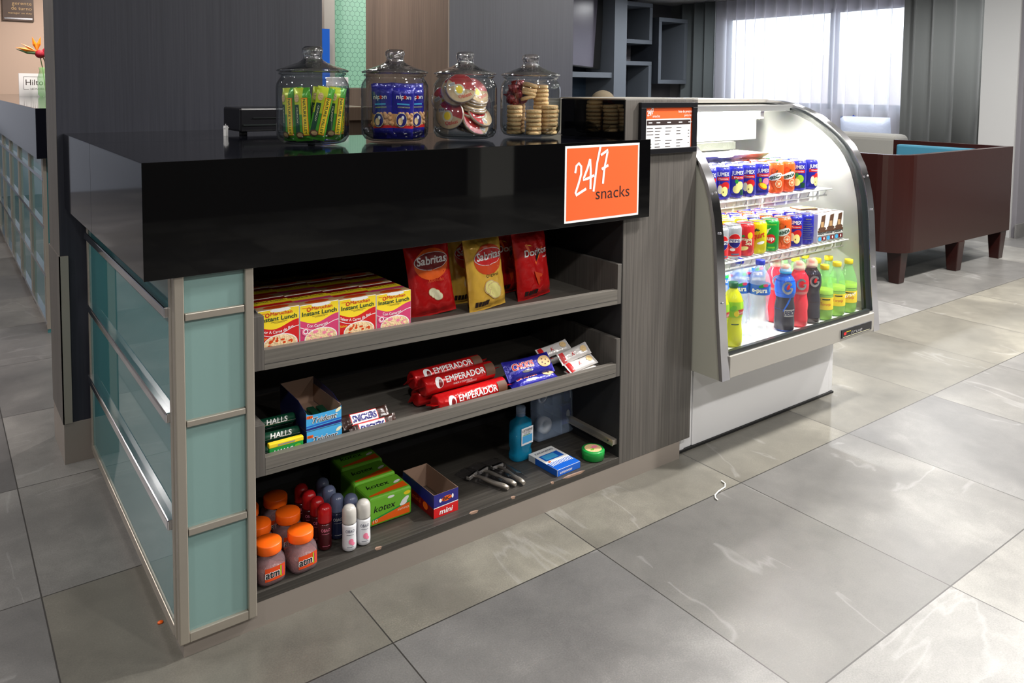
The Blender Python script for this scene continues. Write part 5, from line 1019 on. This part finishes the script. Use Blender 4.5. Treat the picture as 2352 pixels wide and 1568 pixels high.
# bottles
DZ = zd + .0008
def bottle(kind, label, loc, rz, group=None):
    o = thing('drink_bottle', label, 'bottle', loc, rz=rz, group=group)
    if kind == 'tea': P_ = [(.024, 0), (.031, .004), (.0325, .02), (.031, .05), (.028, .075), (.030, .10), (.0335, .125), (.032, .150), (.024, .172), (.014, .186), (.0125, .192)]; liq, cap, ch, lv_ = 'liquid_yellow', 'green_cap', .018, .0
    elif kind == 'water': P_ = [(.026, 0), (.0325, .006), (.0335, .03), (.031, .045), (.0335, .06), (.028, .10), (.030, .125), (.035, .150), (.035, .185), (.030, .212), (.016, .236), (.0125, .242), (.0125, .247)]; liq, cap, ch, lv_ = 'liquid_clear', 'blue_cap', .017, 0
    elif kind in ('sport_blue', 'sport_red', 'sport_dark'): P_ = [(.028, 0), (.0355, .006), (.0365, .03), (.0345, .06), (.0365, .085), (.032, .115), (.031, .125), (.037, .145), (.0375, .165), (.034, .190), (.024, .206), (.020, .212), (.020, .216)]; liq = {'sport_blue': 'liquid_blue', 'sport_red': 'liquid_red', 'sport_dark': 'liquid_dark'}[kind]; cap, ch, lv_ = 'cap_pink', .022, 0
    else: P_ = [(.024, 0), (.0305, .005), (.0325, .02), (.0325, .09), (.032, .11), (.027, .140), (.018, .165), (.0135, .178), (.0125, .183)]; liq, cap, ch, lv_ = 'plastic_green', 'yellow', .017, .13
    if kind.startswith('sport'): P_ = [(r_ * .93, z * .93) for r_, z in P_]
    s = MB().lathe(P_, liq, 36, close=True); s.build('bottle', o); top = P_[-1][1]; rr = P_[-1][0]
    if kind == 'topo': MB().lathe([(r_ * .96, z + .001) for r_, z in P_ if z <= .112], 'liquid_lime', 32).build('drink', o)
    if kind.startswith('sport'):
        MB().lathe([(rr + .001, top), (rr + .002, top + .002), (rr + .002, top + .010), (rr * .8, top + .015)], 'cap_pink' if kind != 'sport_blue' else 'blue_sky', 28).lathe([(.010, top + .015), (.009, top + .020), (.011, top + .023), (.009, top + .026), (.001, top + .026)], 'orange', 20).build('sport_cap', o)
        MB().lathe([(rr + .0025, top + .008), (rr + .001, top + .022), (.012, top + .031), (.001, top + .032)], 'cap_pink', 24, close=False).build('clear_dome', o)
    else:
        MB().lathe([(.0145, top), (.0155, top + .002), (.0155, top + ch - .002), (.0145, top + ch), (.001, top + ch)], cap, 28).build('cap', o)
    f = prof_surf(P_); s = MB(); R = max(p[0] for p in P_)
    if kind == 'tea': s.rect(f, -.075, .075, .10, .150, 'lime', n=40, nv=5, e=.0006); s.rect(f, .012, .040, .108, .126, 'red', n=8, nv=2, e=.001); s.text('Lipton', f, .014, .112, .010, 'white', w=.03, al='l', e=.0014); s.rect(f, -.045, -.02, .104, .122, 'red', n=8, nv=2, e=.001); s.oval(f, -.004, .13, .012, .008, 'green_light', e=.0012, rot=.6); s.oval(f, .008, .112, .010, .010, 'yellow', e=.0012); s.rect(f, -.010, .02, .074, .077, 'green_dark', n=6)
    elif kind == 'water': s.rect(f, -.11, .11, .150, .184, 'blue_mid', n=48, nv=3, e=.0004); s.text('e-pura', f, -.012, .159, .016, 'white', w=.05, e=.001, bold=.03); s.oval(f, -.002, .181, .014, .006, 'green', e=.0008, rot=.3); s.oval(f, .008, .183, .010, .005, 'magenta', e=.0009); s.rect(f, .024, .034, .160, .176, 'blue_sky', n=3, nv=2, e=.0007)
    elif kind == 'sport_blue':
        s.rect(f, -.117, .117, .006, .12, 'sleeve_dark', n=56, nv=12, e=.0004); s.rect(f, -.117, .117, .12, .19, 'blue_mid', n=56, nv=8, e=.0004)
        s.oval(f, .004, .155, .019, .022, 'foil_silver', e=.0009, r0=.62, a0=.5, a1=6.1, seg=30, rings=4); s.rect(f, .006, .022, .151, .156, 'foil_silver', n=4, e=.001); s.oval(f, .006, .158, .005, .010, 'red', e=.0012, rot=-.4)
        s.rect(f, -.006, .034, .054, .080, 'foil_silver', n=10, nv=3, e=.0009); s.text('FIERCE', f, -.004, .059, .016, 'navy', w=.04, al='l', e=.0013, bold=.02, shear=.1); s.band(f, -.01, .02, lambda u: .085 + u * 1.5, lambda u: .095 + u * 1.8, 'blue_mid', e=.0008, n=8)
    elif kind.startswith('sport'):
        if kind == 'sport_red': s.rect(f, -.117, .117, .118, .128, 'cap_pink', n=40, e=.0005)
        else: s.rect(f, -.117, .117, .02, .19, 'sleeve_dark', n=56, nv=16, e=.0004)
        s.oval(f, .004, .155, .018, .020, 'foil_silver', e=.0009, r0=.6, a0=.5, a1=6.1, seg=30, rings=4); s.rect(f, .006, .021, .151, .156, 'foil_silver', n=4, e=.001); s.oval(f, .006, .158, .005, .009, 'red', e=.0012, rot=-.4)
    else: s.rect(f, -.10, .10, .040, .085, 'yellow', n=44, nv=4, e=.0004); s.rect(f, -.012, .016, .076, .080, 'black', n=6, e=.0008); s.text('Toronja', f, 0, .056, .011, 'red', w=.036, e=.0009, shear=.1); s.rect(f, -.10, .10, .094, .0952, 'green_dark', n=40)
    s.build('label', o); return o
BP = {}
def putb(kind, x, y, rz, label, group=None):
    if kind not in BP: BP[kind] = bottle(kind, label, (x, y, DZ), rz, group)
    else: dup(BP[kind], label, (x, y, DZ), rz=rz, group=group)
putb('tea', 1.796, -.030, -.75, 'green capped yellow tea bottle at the front left of the fridge floor'); putb('tea', 1.728, -.026, -.6, 'yellow tea bottle mostly behind the left fridge trim')
putb('water', 1.905, .030, -.55, 'clear water bottle with blue label, behind the tea bottle'); putb('water', 1.946, -.024, -.6, 'clear water bottle with blue label beside the blue sports drink')
putb('water', 1.96, .13, -.5, 'water bottle with blue cap in the second row, left one'); putb('water', 2.045, .12, -.5, 'water bottle with blue cap in the second row, right one'); putb('water', 1.85, .12, -.5, 'water bottle with blue cap near the left side'); 
putb('sport_red', 2.150, .052, -.9, 'pink red sports drink behind the blue one'); putb('sport_blue', 2.085, -.030, -.85, 'blue sports drink bottle with dark sleeve at the front'); putb('sport_red', 2.172, -.026, -.8, 'bright red sports drink bottle at the front'); putb('sport_dark', 2.250, -.026, -.75, 'dark purple sports drink bottle at the front')
putb('topo', 2.325, -.032, -.8, 'green soda bottle with yellow label, left of the front three'); putb('topo', 2.410, -.030, -.8, 'green soda bottle with yellow label, middle of the front three'); putb('topo', 2.490, -.030, -.9, 'green soda bottle with yellow label, rightmost at the front')
for i, (x, y) in enumerate(((2.40, .045), (2.48, .045), (2.36, .11), (2.44, .12), (2.30, .16), (2.40, .19))): putb('topo', x, y, -.8, 'yellow capped green soda bottle in the rows behind', 'yellow capped bottles behind the front ones')
for i, (x, y) in enumerate(((2.15, .14), (2.06, .22), (2.22, .22), (1.94, .23))): putb('water', x, y, -.5, 'clear water bottle with blue cap deep in the rows behind', 'water bottles deep behind the front rows')
